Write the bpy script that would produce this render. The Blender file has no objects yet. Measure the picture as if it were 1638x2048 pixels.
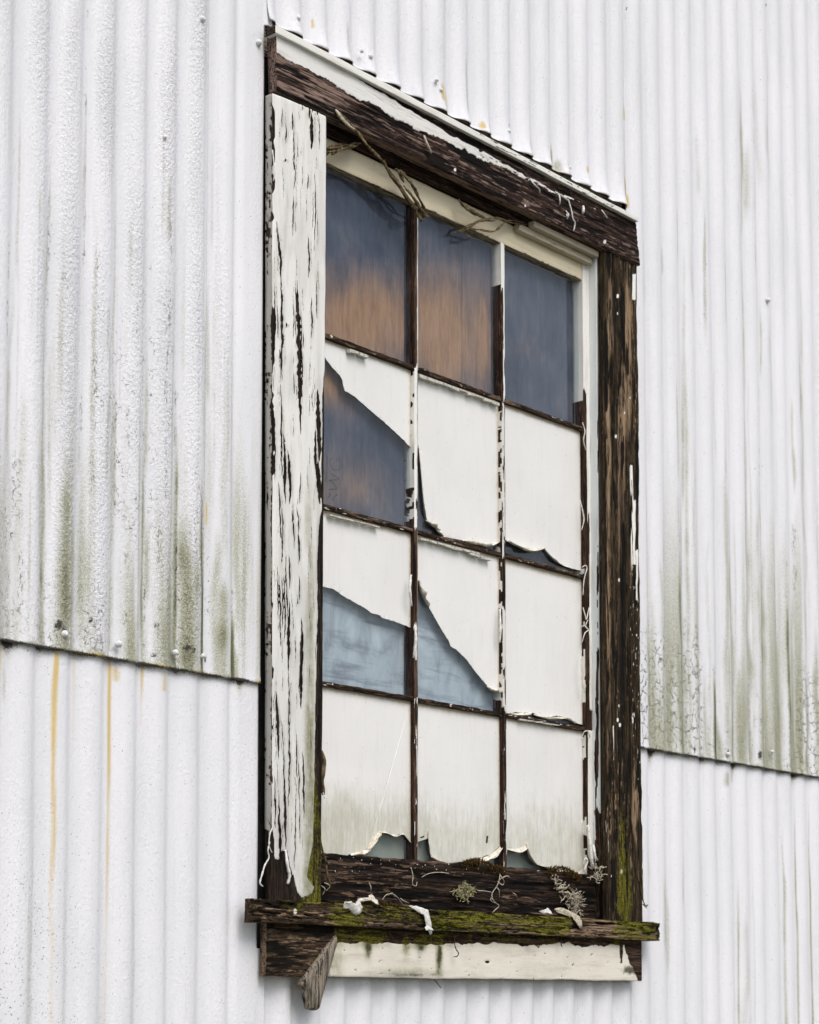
import bpy, bmesh, math, random
import numpy as np
from mathutils import Vector
rad = math.radians
random.seed(7)
scene = bpy.context.scene

# ------------------------------------------------------------------ camera, world, sun, exposure
F, CX, PPY = 4000.0, 819.0, 1635.0            # focal length and principal point in pixels of the 1638 x 2048 photograph
PITCH, YAW, DIST, EYE = rad(5.28), rad(49.0), 2.66, 1.6
cam_d = bpy.data.cameras.new('camera')
cam = bpy.data.objects.new('camera', cam_d)
scene.collection.objects.link(cam)
cam.location = (0, -DIST, EYE)
cam.rotation_euler = (rad(90) + PITCH, 0, -YAW)
cam_d.sensor_fit = 'VERTICAL'
cam_d.sensor_height = 36.0
cam_d.sensor_width = 28.8
cam_d.lens = 36.0 * F / 2048
cam_d.shift_y = (PPY - 1024) / 2048
cam_d.clip_start = 0.05
cam_d.clip_end = 500
cam_d.dof.use_dof = True
cam_d.dof.focus_distance = 3.95
cam_d.dof.aperture_fstop = 9.0
scene.camera = cam

SUN_EL, SUN_AZ = rad(50), rad(199)            # azimuth of the direction towards the sun, clockwise from +Y
world = bpy.data.worlds.new('World')
scene.world = world
world.use_nodes = True
wn = world.node_tree
wn.nodes.clear()
sky = wn.nodes.new('ShaderNodeTexSky')
sky.sky_type = 'NISHITA'
sky.sun_disc = False
sky.sun_elevation = SUN_EL
sky.sun_rotation = SUN_AZ
sky.air_density = 1.0
sky.dust_density = 3.0
hs = wn.nodes.new('ShaderNodeHueSaturation')
hs.inputs['Saturation'].default_value = 0.62
bg = wn.nodes.new('ShaderNodeBackground')
bg.inputs['Strength'].default_value = 0.12
wo = wn.nodes.new('ShaderNodeOutputWorld')
wn.links.new(sky.outputs[0], hs.inputs['Color'])
# broken cloud: brighter and darker patches over the sky
tcw = wn.nodes.new('ShaderNodeTexCoord')
mpw = wn.nodes.new('ShaderNodeMapping'); mpw.inputs['Scale'].default_value = (3.2, 3.2, 7.0)
nzw = wn.nodes.new('ShaderNodeTexNoise'); nzw.inputs['Scale'].default_value = 1.3; nzw.inputs['Detail'].default_value = 7; nzw.inputs['Roughness'].default_value = 0.58
rmw = wn.nodes.new('ShaderNodeValToRGB')
rmw.color_ramp.elements[0].position = 0.36; rmw.color_ramp.elements[0].color = (0.50, 0.55, 0.66, 1)
rmw.color_ramp.elements[1].position = 0.66; rmw.color_ramp.elements[1].color = (1.55, 1.5, 1.42, 1)
mxw = wn.nodes.new('ShaderNodeMix'); mxw.data_type = 'RGBA'; mxw.blend_type = 'MULTIPLY'; mxw.inputs[0].default_value = 1.0
wn.links.new(tcw.outputs['Generated'], mpw.inputs['Vector']); wn.links.new(mpw.outputs[0], nzw.inputs['Vector'])
wn.links.new(nzw.outputs['Fac'], rmw.inputs[0])
wn.links.new(hs.outputs[0], mxw.inputs[6]); wn.links.new(rmw.outputs[0], mxw.inputs[7])
wn.links.new(mxw.outputs[2], bg.inputs['Color'])
wn.links.new(bg.outputs[0], wo.inputs['Surface'])

sd = bpy.data.lights.new('sun', 'SUN')
sd.energy = 1.5
sd.angle = rad(38)
sd.color = (1.0, 0.97, 0.93)
sun = bpy.data.objects.new('sun', sd)
scene.collection.objects.link(sun)
to_sun = Vector((math.sin(SUN_AZ) * math.cos(SUN_EL), math.cos(SUN_AZ) * math.cos(SUN_EL), math.sin(SUN_EL)))
sun.rotation_euler = to_sun.to_track_quat('Z', 'Y').to_euler()
sun.location = (0, -8, 9)

scene.view_settings.view_transform = 'Standard'
scene.view_settings.look = 'None'
scene.view_settings.exposure = 0.30
scene.view_settings.gamma = 1.0
scene.render.engine = 'CYCLES'
scene.cycles.max_bounces = 8
scene.cycles.transparent_max_bounces = 12

# ------------------------------------------------------------------ measuring: pixel of the photograph <-> wall
_fh = np.array([math.sin(YAW), math.cos(YAW), 0.0])
_R = np.array([math.cos(YAW), -math.sin(YAW), 0.0])
_up = np.array([0, 0, 1.0])
_fw = _fh * math.cos(PITCH) + _up * math.sin(PITCH)
_U = _up * math.cos(PITCH) - _fh * math.sin(PITCH)
_C = np.array([0, -DIST, EYE])


def P(x, y, t=0.0):
    """Point on the plane standing t metres in front of the wall, seen at pixel (x, y)."""
    d = _fw + _R * ((x - CX) / F) - _U * ((y - PPY) / F)
    return _C + d * ((-t - _C[1]) / d[1])


def proj(X, Y, Z):
    dx, dy, dz = X - _C[0], Y - _C[1], Z - _C[2]
    w = dx * _fw[0] + dy * _fw[1] + dz * _fw[2]
    r = dx * _R[0] + dy * _R[1]
    u = dx * _U[0] + dy * _U[1] + dz * _U[2]
    return CX + F * r / w, PPY - F * u / w


# ------------------------------------------------------------------ noise
def _hash(ix, iy, seed):
    n = (ix.astype(np.int64) * 374761393 + iy.astype(np.int64) * 668265263 + seed * 1274126177) & 0xffffffff
    n = ((n ^ (n >> 13)) * 1274126177) & 0xffffffff
    n = ((n ^ (n >> 16)) * 2246822519) & 0xffffffff
    return ((n ^ (n >> 15)) & 0xffffff) / float(0xffffff)


def vn(x, y, seed=0):
    x = np.asarray(x, float); y = np.asarray(y, float)
    x, y = np.broadcast_arrays(x, y)
    ix = np.floor(x); iy = np.floor(y)
    fx = x - ix; fy = y - iy
    fx = fx * fx * (3 - 2 * fx); fy = fy * fy * (3 - 2 * fy)
    a = _hash(ix, iy, seed); b = _hash(ix + 1, iy, seed)
    c = _hash(ix, iy + 1, seed); d = _hash(ix + 1, iy + 1, seed)
    return (a * (1 - fx) + b * fx) * (1 - fy) + (c * (1 - fx) + d * fx) * fy


def fbm(x, y, seed=0, o=4):
    s = 0.0; a = 0.5; t = 0.0
    for i in range(o):
        s = s + a * vn(np.asarray(x) * 2 ** i, np.asarray(y) * 2 ** i, seed + i * 17)
        t += a; a *= 0.5
    return s / t


def ss(a, b, x):
    t = np.clip((np.asarray(x, float) - a) / (b - a), 0, 1)
    return t * t * (3 - 2 * t)


def pip(px, py, poly):
    ins = np.zeros(np.shape(px), bool)
    n = len(poly)
    for i in range(n):
        x1, y1 = poly[i]; x2, y2 = poly[(i + 1) % n]
        if y1 == y2:
            continue
        c = ((y1 > py) != (y2 > py)) & (px < (x2 - x1) * (py - y1) / (y2 - y1) + x1)
        ins ^= c
    return ins


def blob(PX, PY, x, y, rx, ry):
    return np.exp(-(((PX - x) / rx) ** 2 + ((PY - y) / ry) ** 2))


# ------------------------------------------------------------------ material building
class NT:
    def __init__(self, name):
        self.m = bpy.data.materials.new(name)
        self.m.use_nodes = True
        self.t = self.m.node_tree
        self.t.nodes.clear()
        self.out = self.n('ShaderNodeOutputMaterial')
        self.co = self.n('ShaderNodeTexCoord').outputs['Object']

    def n(self, kind, **kw):
        nd = self.t.nodes.new(kind)
        for k, v in kw.items():
            setattr(nd, k, v)
        return nd

    def set(self, sock, v):
        if isinstance(v, bpy.types.NodeSocket):
            self.t.links.new(v, sock)
        elif isinstance(v, (tuple, list)) and len(v) == 3 and sock.type == 'RGBA':
            sock.default_value = (*v, 1)
        else:
            sock.default_value = v

    def attr(self, name):
        a = self.n('ShaderNodeAttribute'); a.attribute_name = name
        return a.outputs['Fac']

    def noise(self, scale=(1, 1, 1), detail=4.0, rough=0.55, dist=0.0):
        mp = self.n('ShaderNodeMapping')
        mp.inputs['Scale'].default_value = scale
        self.t.links.new(self.co, mp.inputs['Vector'])
        no = self.n('ShaderNodeTexNoise')
        no.inputs['Scale'].default_value = 1.0
        no.inputs['Detail'].default_value = detail
        no.inputs['Roughness'].default_value = rough
        no.inputs['Distortion'].default_value = dist
        self.t.links.new(mp.outputs[0], no.inputs['Vector'])
        return no.outputs['Fac']

    def voro(self, scale=(1, 1, 1), warp=None):
        mp = self.n('ShaderNodeMapping')
        mp.inputs['Scale'].default_value = scale
        self.t.links.new(self.co, mp.inputs['Vector'])
        v = mp.outputs[0]
        if warp is not None:
            no = self.n('ShaderNodeTexNoise')
            no.inputs['Scale'].default_value = 1.7
            no.inputs['Detail'].default_value = 3
            self.t.links.new(v, no.inputs['Vector'])
            mx = self.n('ShaderNodeMix', data_type='VECTOR')
            mx.inputs[0].default_value = warp
            self.t.links.new(v, mx.inputs[4])
            ad = self.n('ShaderNodeVectorMath', operation='ADD')
            self.t.links.new(v, ad.inputs[0]); self.t.links.new(no.outputs['Color'], ad.inputs[1])
            self.t.links.new(ad.outputs[0], mx.inputs[5])
            v = mx.outputs[1]
        vo = self.n('ShaderNodeTexVoronoi', feature='DISTANCE_TO_EDGE')
        vo.inputs['Scale'].default_value = 1.0
        self.t.links.new(v, vo.inputs['Vector'])
        return vo.outputs['Distance']

    def math(self, op, a, b=0.0, c=None, clamp=False):
        m = self.n('ShaderNodeMath', operation=op)
        m.use_clamp = clamp
        self.set(m.inputs[0], a); self.set(m.inputs[1], b)
        if c is not None:
            self.set(m.inputs[2], c)
        return m.outputs[0]

    def step(self, x, lo, hi, a=0.0, b=1.0):
        r = self.n('ShaderNodeMapRange')
        r.interpolation_type = 'SMOOTHSTEP'
        self.set(r.inputs['Value'], x)
        r.inputs['From Min'].default_value = lo; r.inputs['From Max'].default_value = hi
        r.inputs['To Min'].default_value = a; r.inputs['To Max'].default_value = b
        return r.outputs['Result']

    def mix(self, f, a, b, mode='MIX'):
        m = self.n('ShaderNodeMix', data_type='RGBA', blend_type=mode)
        self.set(m.inputs[0], f); self.set(m.inputs[6], a); self.set(m.inputs[7], b)
        return m.outputs[2]

    def ramp(self, x, stops):
        r = self.n('ShaderNodeValToRGB')
        e = r.color_ramp.elements
        while len(e) < len(stops):
            e.new(0.5)
        for i, (p, c) in enumerate(stops):
            e[i].position = p; e[i].color = (*c, 1)
        self.set(r.inputs[0], x)
        return r.outputs[0]

    def finish(self, color, rough=0.6, bump=None, strength=0.5, dist=0.001, spec=0.3):
        b = self.n('ShaderNodeBsdfPrincipled')
        self.set(b.inputs['Base Color'], color)
        self.set(b.inputs['Roughness'], rough)
        b.inputs['Specular IOR Level'].default_value = spec
        if bump is not None:
            bp = self.n('ShaderNodeBump')
            bp.inputs['Strength'].default_value = strength
            bp.inputs['Distance'].default_value = dist
            self.set(bp.inputs['Height'], bump)
            self.t.links.new(bp.outputs[0], b.inputs['Normal'])
        self.t.links.new(b.outputs[0], self.out.inputs['Surface'])
        self.b = b
        return self.m


def wood_material(name, axis, paint_col=(0.80, 0.79, 0.74), dark=(0.006, 0.004, 0.003), mid=(0.038, 0.020, 0.011),
                  light=(0.13, 0.085, 0.06), pale=(0.30, 0.21, 0.15)):
    """Weathered timber: dark fibres, pale worn streaks, moss and what is left of its white paint (attributes say where)."""
    k = NT(name)
    def sc(a, b):
        return (b, a, a) if axis == 'x' else (a, a, b)
    g1 = k.noise(sc(150, 9), 6, 0.62, 0.4)
    g2 = k.noise(sc(620, 26), 4, 0.6, 0.2)
    g3 = k.noise(sc(38, 5), 5, 0.6, 0.3)
    g = k.math('ADD', k.math('MULTIPLY', g1, 0.6), k.math('MULTIPLY', g2, 0.4))
    col = k.ramp(g, [(0.36, dark), (0.50, mid), (0.66, light)])
    fl = k.step(k.noise(sc(330, 46), 3, 0.6), 0.58, 0.68)
    col = k.mix(k.math('MULTIPLY', fl, k.step(g3, 0.35, 0.65, 0.15, 0.8)), col, tuple(min(0.5, c * 1.9) for c in light))
    pm = k.math('MULTIPLY', k.step(g, 0.36, 0.54), k.step(k.math('ADD', k.attr('pale'), k.math('MULTIPLY', k.math('SUBTRACT', g3, 0.5), 0.7)), 0.28, 0.72))
    col = k.mix(pm, col, pale)
    pit = k.step(k.noise(sc(210, 11), 6, 0.68, 0.3), 0.47, 0.40)
    col = k.mix(k.math('MULTIPLY', pit, 0.92), col, tuple(c * 0.5 for c in dark))
    col = k.mix(k.math('MULTIPLY', k.step(k.math('ADD', k.attr('dark'), k.math('MULTIPLY', k.math('SUBTRACT', g2, 0.5), 0.6)), 0.3, 0.8), 0.9), col, tuple(c * 0.6 for c in dark))
    mn = k.noise((90, 90, 90), 5, 0.65)
    mm = k.math('MULTIPLY', k.step(k.math('ADD', k.attr('moss'), k.math('MULTIPLY', k.math('SUBTRACT', mn, 0.5), 1.3)), 0.38, 0.72),
                k.step(g, 0.41, 0.54))
    mcol = k.ramp(k.noise((260, 260, 260), 4, 0.6), [(0.3, (0.030, 0.030, 0.003)), (0.50, (0.12, 0.115, 0.008)), (0.72, (0.30, 0.265, 0.025))])
    col = k.mix(mm, col, mcol)
    pn = k.math('ADD', k.attr('paint'), k.math('MULTIPLY', k.math('SUBTRACT', g2, 0.5), 0.45))
    pmask = k.step(pn, 0.46, 0.54)
    stain = k.noise(sc(60, 8), 4, 0.6)
    pc = k.mix(k.step(stain, 0.48, 0.75), paint_col, tuple(c * f for c, f in zip(paint_col, (0.80, 0.79, 0.76))))
    pc = k.mix(k.math('MULTIPLY', k.step(k.math('ADD', k.attr('moss'), k.math('MULTIPLY', k.math('SUBTRACT', mn, 0.5), k.math('MULTIPLY', k.attr('moss'), 1.2))), 0.0, 1.3), 0.9), pc, (0.20, 0.195, 0.075))
    pc = k.mix(k.math('MULTIPLY', k.attr('grey'), 0.8), pc, (0.32, 0.31, 0.29))
    pc = k.mix(k.step(k.math('ADD', k.attr('drip'), k.math('MULTIPLY', k.math('SUBTRACT', mn, 0.5), k.math('MULTIPLY', k.step(k.attr('drip'), 0.0, 0.2), 1.4))), 0.25, 0.9, 0.0, 0.93), pc, (0.040, 0.040, 0.014))
    sp = k.noise((420, 420, 420), 2, 0.5)
    pc = k.mix(k.step(sp, 0.70, 0.76), pc, (0.25, 0.22, 0.17))
    edge = k.math('MULTIPLY', k.step(pn, 0.44, 0.50), k.step(pn, 0.72, 0.56))
    pc = k.mix(k.math('MULTIPLY', edge, 0.35), pc, (0.40, 0.34, 0.25))
    col = k.mix(pmask, col, pc)
    h = k.math('ADD', k.math('MULTIPLY', g, k.math('SUBTRACT', 1.0, k.math('MULTIPLY', pmask, 0.85))), k.math('MULTIPLY', pmask, 0.45))
    rough = k.math('SUBTRACT', 0.9, k.math('MULTIPLY', pmask, 0.35))
    h = k.math('SUBTRACT', h, k.math('MULTIPLY', k.math('MULTIPLY', pit, 0.5), k.math('SUBTRACT', 1.0, pmask)))
    return k.finish(col, rough, h, 0.95, 0.005, 0.2)


def sheet_material():
    k = NT('painted_corrugated_steel')
    fine = k.noise((900, 900, 900), 3, 0.6)
    mid = k.noise((230, 230, 160), 4, 0.6)
    big = k.noise((9, 9, 2.2), 4, 0.55)
    str_ = k.noise((75, 75, 1.6), 5, 0.6)
    base = k.mix(k.step(big, 0.35, 0.7), (0.79, 0.79, 0.818), (0.73, 0.735, 0.757))
    base = k.mix(k.math('MULTIPLY', k.step(str_, 0.55, 0.8), 0.25), base, (0.55, 0.55, 0.53))
    # paint crackle
    vo = k.voro((105, 105, 85), 0.8)
    line = k.math('MULTIPLY', k.step(vo, 0.085, 0.012), k.step(k.noise((170, 170, 130), 3, 0.6), 0.46, 0.60))
    cm = k.math('MULTIPLY', line, k.step(k.math('ADD', k.attr('crackle'), k.math('MULTIPLY', k.math('SUBTRACT', k.noise((45, 45, 25), 4), 0.5), 2.0)), 0.42, 0.95))
    base = k.mix(k.math('MULTIPLY', cm, 0.85), base, (0.10, 0.092, 0.055))
    vo2 = k.voro((50, 50, 42), 0.8)
    cells = k.math('MULTIPLY', k.math('MULTIPLY', k.step(vo2, 0.075, 0.010), k.step(k.noise((75, 75, 60), 4, 0.6), 0.40, 0.58)), k.step(k.math('ADD', k.attr('cells'), k.math('SUBTRACT', k.noise((30, 30, 14), 4), 0.5)), 0.35, 0.75))
    base = k.mix(k.math('MULTIPLY', cells, 0.85), base, (0.075, 0.072, 0.035))
    cm = k.math('MAXIMUM', cm, cells)
    sqm = k.math('MULTIPLY', k.step(k.attr('squiggle'), 0.12, 0.75), k.step(k.noise((300, 300, 95), 4, 0.7, 0.8), 0.50, 0.60))
    base = k.mix(k.math('MULTIPLY', sqm, 0.78), base, (0.075, 0.068, 0.032))
    # algae film
    gr = k.noise((520, 520, 420), 4, 0.7)
    am = k.math('ADD', k.attr('algae'), k.math('MULTIPLY', k.math('MULTIPLY', k.math('SUBTRACT', gr, 0.5), 1.5), k.step(k.attr('algae'), 0.02, 0.4)))
    base = k.mix(k.step(am, 0.05, 0.75, 0.0, 0.85), base, (0.31, 0.31, 0.19))
    base = k.mix(k.step(am, 0.58, 1.1, 0.0, 0.92), base, (0.070, 0.068, 0.018))
    # rust bleeding down
    rm = k.math('ADD', k.attr('rust'), k.math('MULTIPLY', k.math('SUBTRACT', k.noise((160, 160, 9), 5, 0.6), 0.5), k.math('MULTIPLY', k.attr('rust'), 0.9)))
    base = k.mix(k.step(rm, 0.04, 0.55, 0.0, 0.9), base, (0.62, 0.45, 0.15))
    base = k.mix(k.step(rm, 0.60, 1.15, 0.0, 0.85), base, (0.24, 0.095, 0.018))
    # black grime and specks
    dm = k.math('ADD', k.attr('grime'), k.math('MULTIPLY', k.math('SUBTRACT', k.noise((330, 330, 260), 5, 0.7), 0.5), k.math('MULTIPLY', k.step(k.attr('grime'), 0.0, 0.25), 1.5)))
    base = k.mix(k.step(dm, 0.34, 0.72, 0.0, 0.94), base, (0.022, 0.018, 0.010))
    spk = k.noise((310, 310, 310), 1.5, 0.5)
    spm = k.math('MULTIPLY', k.step(k.math('ADD', spk, k.math('MULTIPLY', k.attr('speck'), 0.10)), 0.755, 0.79), 0.75)
    base = k.mix(spm, base, (0.13, 0.11, 0.07))
    h = k.math('ADD', k.math('MULTIPLY', mid, k.math('ADD', 0.25, k.math('MULTIPLY', k.attr('rough'), 1.75))), k.math('MULTIPLY', fine, 0.12))
    h = k.math('SUBTRACT', h, k.math('MULTIPLY', cm, 0.7))
    return k.finish(base, 0.48, h, 0.7, 0.0034, 0.35)


M = {}
M['sheet'] = sheet_material()
M['wood_x'] = wood_material('weathered_board_horizontal', 'x')
M['wood_z'] = wood_material('weathered_board_vertical', 'z')
M['stop_x'] = wood_material('dull_painted_stop', 'x', (0.50, 0.45, 0.34))
M['cream_x'] = wood_material('cream_painted_board_horizontal', 'x', (0.72, 0.64, 0.46))
M['apron_x'] = wood_material('stained_apron_board', 'x', (0.74, 0.70, 0.61))
M['jamb_z'] = wood_material('bluish_painted_jamb', 'z', (0.74, 0.77, 0.76))


def flat_material(name, c1, c2, scale=120, rough=0.7, bump=0.4, dist=0.0015, c3=None, stretch=(1, 1, 1)):
    k = NT(name)
    n = k.noise(tuple(scale * s for s in stretch), 5, 0.6)
    st = [(0.35, c1), (0.62, c2)] + ([(0.78, c3)] if c3 else [])
    return k.finish(k.ramp(n, st), rough, n, bump, dist, 0.25)


M['screw'] = flat_material('painted_screw', (0.62, 0.62, 0.61), (0.80, 0.80, 0.80), 240, 0.45, 0.2)
M['flake'] = flat_material('paint_flake', (0.55, 0.53, 0.47), (0.82, 0.81, 0.78), 160, 0.6, 0.5)
M['strand'] = flat_material('pale_strand', (0.30, 0.25, 0.18), (0.62, 0.56, 0.44), 220, 0.8, 0.4)
M['lichen'] = flat_material('lichen', (0.22, 0.20, 0.09), (0.50, 0.47, 0.28), 300, 0.9, 0.4)
M['moss'] = flat_material('brown_moss', (0.020, 0.010, 0.002), (0.10, 0.055, 0.008), 300, 0.95, 0.5, c3=(0.16, 0.13, 0.02))
M['vine'] = flat_material('dry_vine', (0.030, 0.019, 0.008), (0.19, 0.14, 0.07), 170, 0.85, 0.9, 0.003, (0.52, 0.45, 0.31), (1, 1, 0.3))
M['rootlet'] = flat_material('dark_rootlet', (0.010, 0.007, 0.004), (0.04, 0.026, 0.014), 200, 0.8, 0.3)
M['interior'] = flat_material('interior_dark', (0.010, 0.010, 0.011), (0.03, 0.028, 0.026), 30, 0.9, 0.2)
M['putty'] = flat_material('glazing_putty', (0.33, 0.31, 0.26), (0.66, 0.65, 0.60), 190, 0.8, 0.7, 0.002)
M['curl'] = flat_material('curled_paint', (0.50, 0.42, 0.28), (0.80, 0.78, 0.72), 130, 0.65, 0.5)
M['pencil'] = flat_material('pencil_mark', (0.045, 0.043, 0.056), (0.10, 0.09, 0.10), 300, 0.8, 0.2)


def film_material():
    k = NT('white_film_on_glass')
    big = k.noise((7, 7, 5), 4, 0.55)
    col = k.mix(k.step(big, 0.35, 0.7), (0.80, 0.79, 0.765), (0.76, 0.75, 0.725))
    st = k.math('ADD', k.math('MULTIPLY', k.noise((200, 200, 26), 6, 0.7), 0.6), k.math('MULTIPLY', k.noise((48, 48, 30), 6, 0.7), 0.4))
    al = k.math('ADD', k.attr('algae'), k.math('MULTIPLY', k.math('SUBTRACT', st, 0.5), k.math('MULTIPLY', k.step(k.attr('algae'), 0.0, 0.25), 1.5)))
    col = k.mix(k.step(al, 0.10, 0.95, 0.0, 0.75), col, (0.40, 0.39, 0.27))
    ed = k.math('ADD', k.attr('edge'), k.math('MULTIPLY', k.math('SUBTRACT', k.noise((120, 120, 120), 4, 0.6), 0.5), k.attr('edge')))
    col = k.mix(k.step(ed, 0.25, 1.15, 0.0, 0.75), col, (0.42, 0.33, 0.20))
    sp = k.noise((260, 260, 260), 1, 0.5)
    col = k.mix(k.step(sp, 0.765, 0.79), col, (0.20, 0.18, 0.14))
    h = k.math('ADD', k.noise((45, 45, 14), 5, 0.6), k.math('MULTIPLY', k.noise((240, 240, 240), 3, 0.6), 0.18))
    bt = k.noise((130, 130, 9), 5, 0.6)
    col = k.mix(k.step(bt, 0.5, 0.78, 0.0, 0.16), col, (0.56, 0.53, 0.46))
    return k.finish(col, 0.36, h, 0.40, 0.003, 0.3)


def glass_material():
    k = NT('dusty_window_glass')
    tr = k.n('ShaderNodeBsdfTransparent'); tr.inputs[0].default_value = (0.93, 0.96, 0.97, 1)
    gl = k.n('ShaderNodeBsdfGlossy'); gl.inputs['Roughness'].default_value = 0.07
    gl.inputs['Color'].default_value = (1, 1, 1, 1)
    fr = k.n('ShaderNodeFresnel'); fr.inputs['IOR'].default_value = 1.52
    bp = k.n('ShaderNodeBump'); bp.inputs['Strength'].default_value = 0.08; bp.inputs['Distance'].default_value = 0.004
    k.set(bp.inputs['Height'], k.noise((5, 5, 4), 2, 0.5))
    k.t.links.new(bp.outputs[0], gl.inputs['Normal'])
    m1 = k.n('ShaderNodeMixShader')
    ff = k.math('SUBTRACT', 1.0, k.n('ShaderNodeNewGeometry').outputs['Backfacing'])
    k.set(m1.inputs[0], k.math('MULTIPLY', k.math('MULTIPLY', fr.outputs[0], 1.05), ff, clamp=True))
    k.t.links.new(tr.outputs[0], m1.inputs[1]); k.t.links.new(gl.outputs[0], m1.inputs[2])
    df = k.n('ShaderNodeBsdfDiffuse')
    df.inputs[0].default_value = (0.52, 0.55, 0.60, 1)
    d1 = k.noise((14, 14, 7), 6, 0.65, 0.6)
    d2 = k.noise((260, 260, 40), 4, 0.6)
    dust = k.math('ADD', k.step(d1, 0.42, 0.78, 0.006, 0.06), k.step(d2, 0.52, 0.8, 0.0, 0.04))
    m2 = k.n('ShaderNodeMixShader')
    k.set(m2.inputs[0], k.math('MULTIPLY', dust, ff))
    k.t.links.new(m1.outputs[0], m2.inputs[1]); k.t.links.new(df.outputs[0], m2.inputs[2])
    k.t.links.new(m2.outputs[0], k.out.inputs['Surface'])
    return k.m


def board_material():
    k = NT('plywood_stain_and_reflection')
    g = k.noise((95, 95, 16), 7, 0.7, 0.4)
    g2 = k.noise((9, 9, 7), 6, 0.58, 0.5)
    brown = k.ramp(g, [(0.28, (0.27, 0.14, 0.075)), (0.52, (0.40, 0.215, 0.115)), (0.74, (0.48, 0.27, 0.15))])
    refl_grey = k.ramp(g2, [(0.34, (0.024, 0.029, 0.055)), (0.52, (0.070, 0.076, 0.116)), (0.70, (0.14, 0.135, 0.165))])  # blue-grey: weathered wood plus the dark sky reflection, painted into the board
    refl_grey = k.mix(0.5, refl_grey, k.ramp(g, [(0.3, (0.06, 0.066, 0.09)), (0.7, (0.13, 0.135, 0.16))]))
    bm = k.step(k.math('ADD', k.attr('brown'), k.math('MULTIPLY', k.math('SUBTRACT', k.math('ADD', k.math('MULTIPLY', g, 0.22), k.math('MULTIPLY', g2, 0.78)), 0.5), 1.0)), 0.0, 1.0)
    col = k.mix(bm, refl_grey, brown)
    return k.finish(col, 0.75, g, 0.3, 0.001, 0.15)


def pale_board_material():
    k = NT('pale_blue_grey_board')
    g = k.noise((16, 16, 9), 6, 0.62, 0.8)
    g2 = k.noise((330, 330, 60), 4, 0.6)
    col = k.ramp(g, [(0.30, (0.30, 0.315, 0.345)), (0.48, (0.46, 0.49, 0.525)), (0.70, (0.60, 0.63, 0.65))])
    band = k.noise((5, 5, 34), 5, 0.6, 0.5)
    col = k.mix(k.step(band, 0.48, 0.68, 0.0, 0.75), col, (0.19, 0.20, 0.24))
    col = k.mix(k.math('MULTIPLY', k.attr('brown'), 0.8, clamp=True), col, (0.32, 0.33, 0.27))
    col = k.mix(k.step(g2, 0.55, 0.8, 0.0, 0.4), col, (0.62, 0.66, 0.70))
    return k.finish(col, 0.7, g2, 0.2, 0.001, 0.2)


M['film'] = film_material()
M['glass'] = glass_material()
M['board'] = board_material()
M['pale_board'] = pale_board_material()

# ------------------------------------------------------------------ object helpers
ATTRS = ('paint', 'pale', 'moss', 'grey', 'dark', 'drip')


def link(o, parent=None):
    scene.collection.objects.link(o)
    if parent is not None:
        o.parent = parent
    return o


def origin_of(parent):
    v = Vector((0, 0, 0))
    while parent is not None:
        v += parent.location
        parent = parent.parent
    return v


def mk(name, verts, faces, mat, parent=None, attrs=None, smooth=True, base=None, flat_from=None):
    """One mesh object; verts are world points. A top-level one gets its origin at base."""
    verts = np.asarray(verts, float)
    off = np.array(origin_of(parent)) if parent is not None else np.array(base if base is not None else (0, 0, 0), float)
    me = bpy.data.meshes.new(name)
    me.from_pydata((verts - off).tolist(), [], [tuple(int(i) for i in f) for f in faces])
    me.materials.append(mat)
    for an, arr in (attrs or {}).items():
        a = me.attributes.new(an, 'FLOAT', 'POINT')
        a.data.foreach_set('value', np.asarray(arr, np.float32).ravel())
    if smooth:
        sm = np.ones(len(me.polygons), bool)
        if flat_from is not None:
            sm[flat_from:] = False
        me.polygons.foreach_set('use_smooth', sm)
    me.update()
    o = bpy.data.objects.new(name, me)
    if parent is None:
        o.location = off
    return link(o, parent)


def tag(o, label=None, cat=None, group=None, kind=None):
    for a, b in (('label', label), ('category', cat), ('group', group), ('kind', kind)):
        if b:
            o[a] = b
    return o


def empty(name, loc, label, cat, group=None):
    o = bpy.data.objects.new(name, None)
    o.empty_display_size = 0.1
    o.location = loc
    link(o)
    o['kind'] = 'thing'
    return tag(o, label, cat, group)


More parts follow.
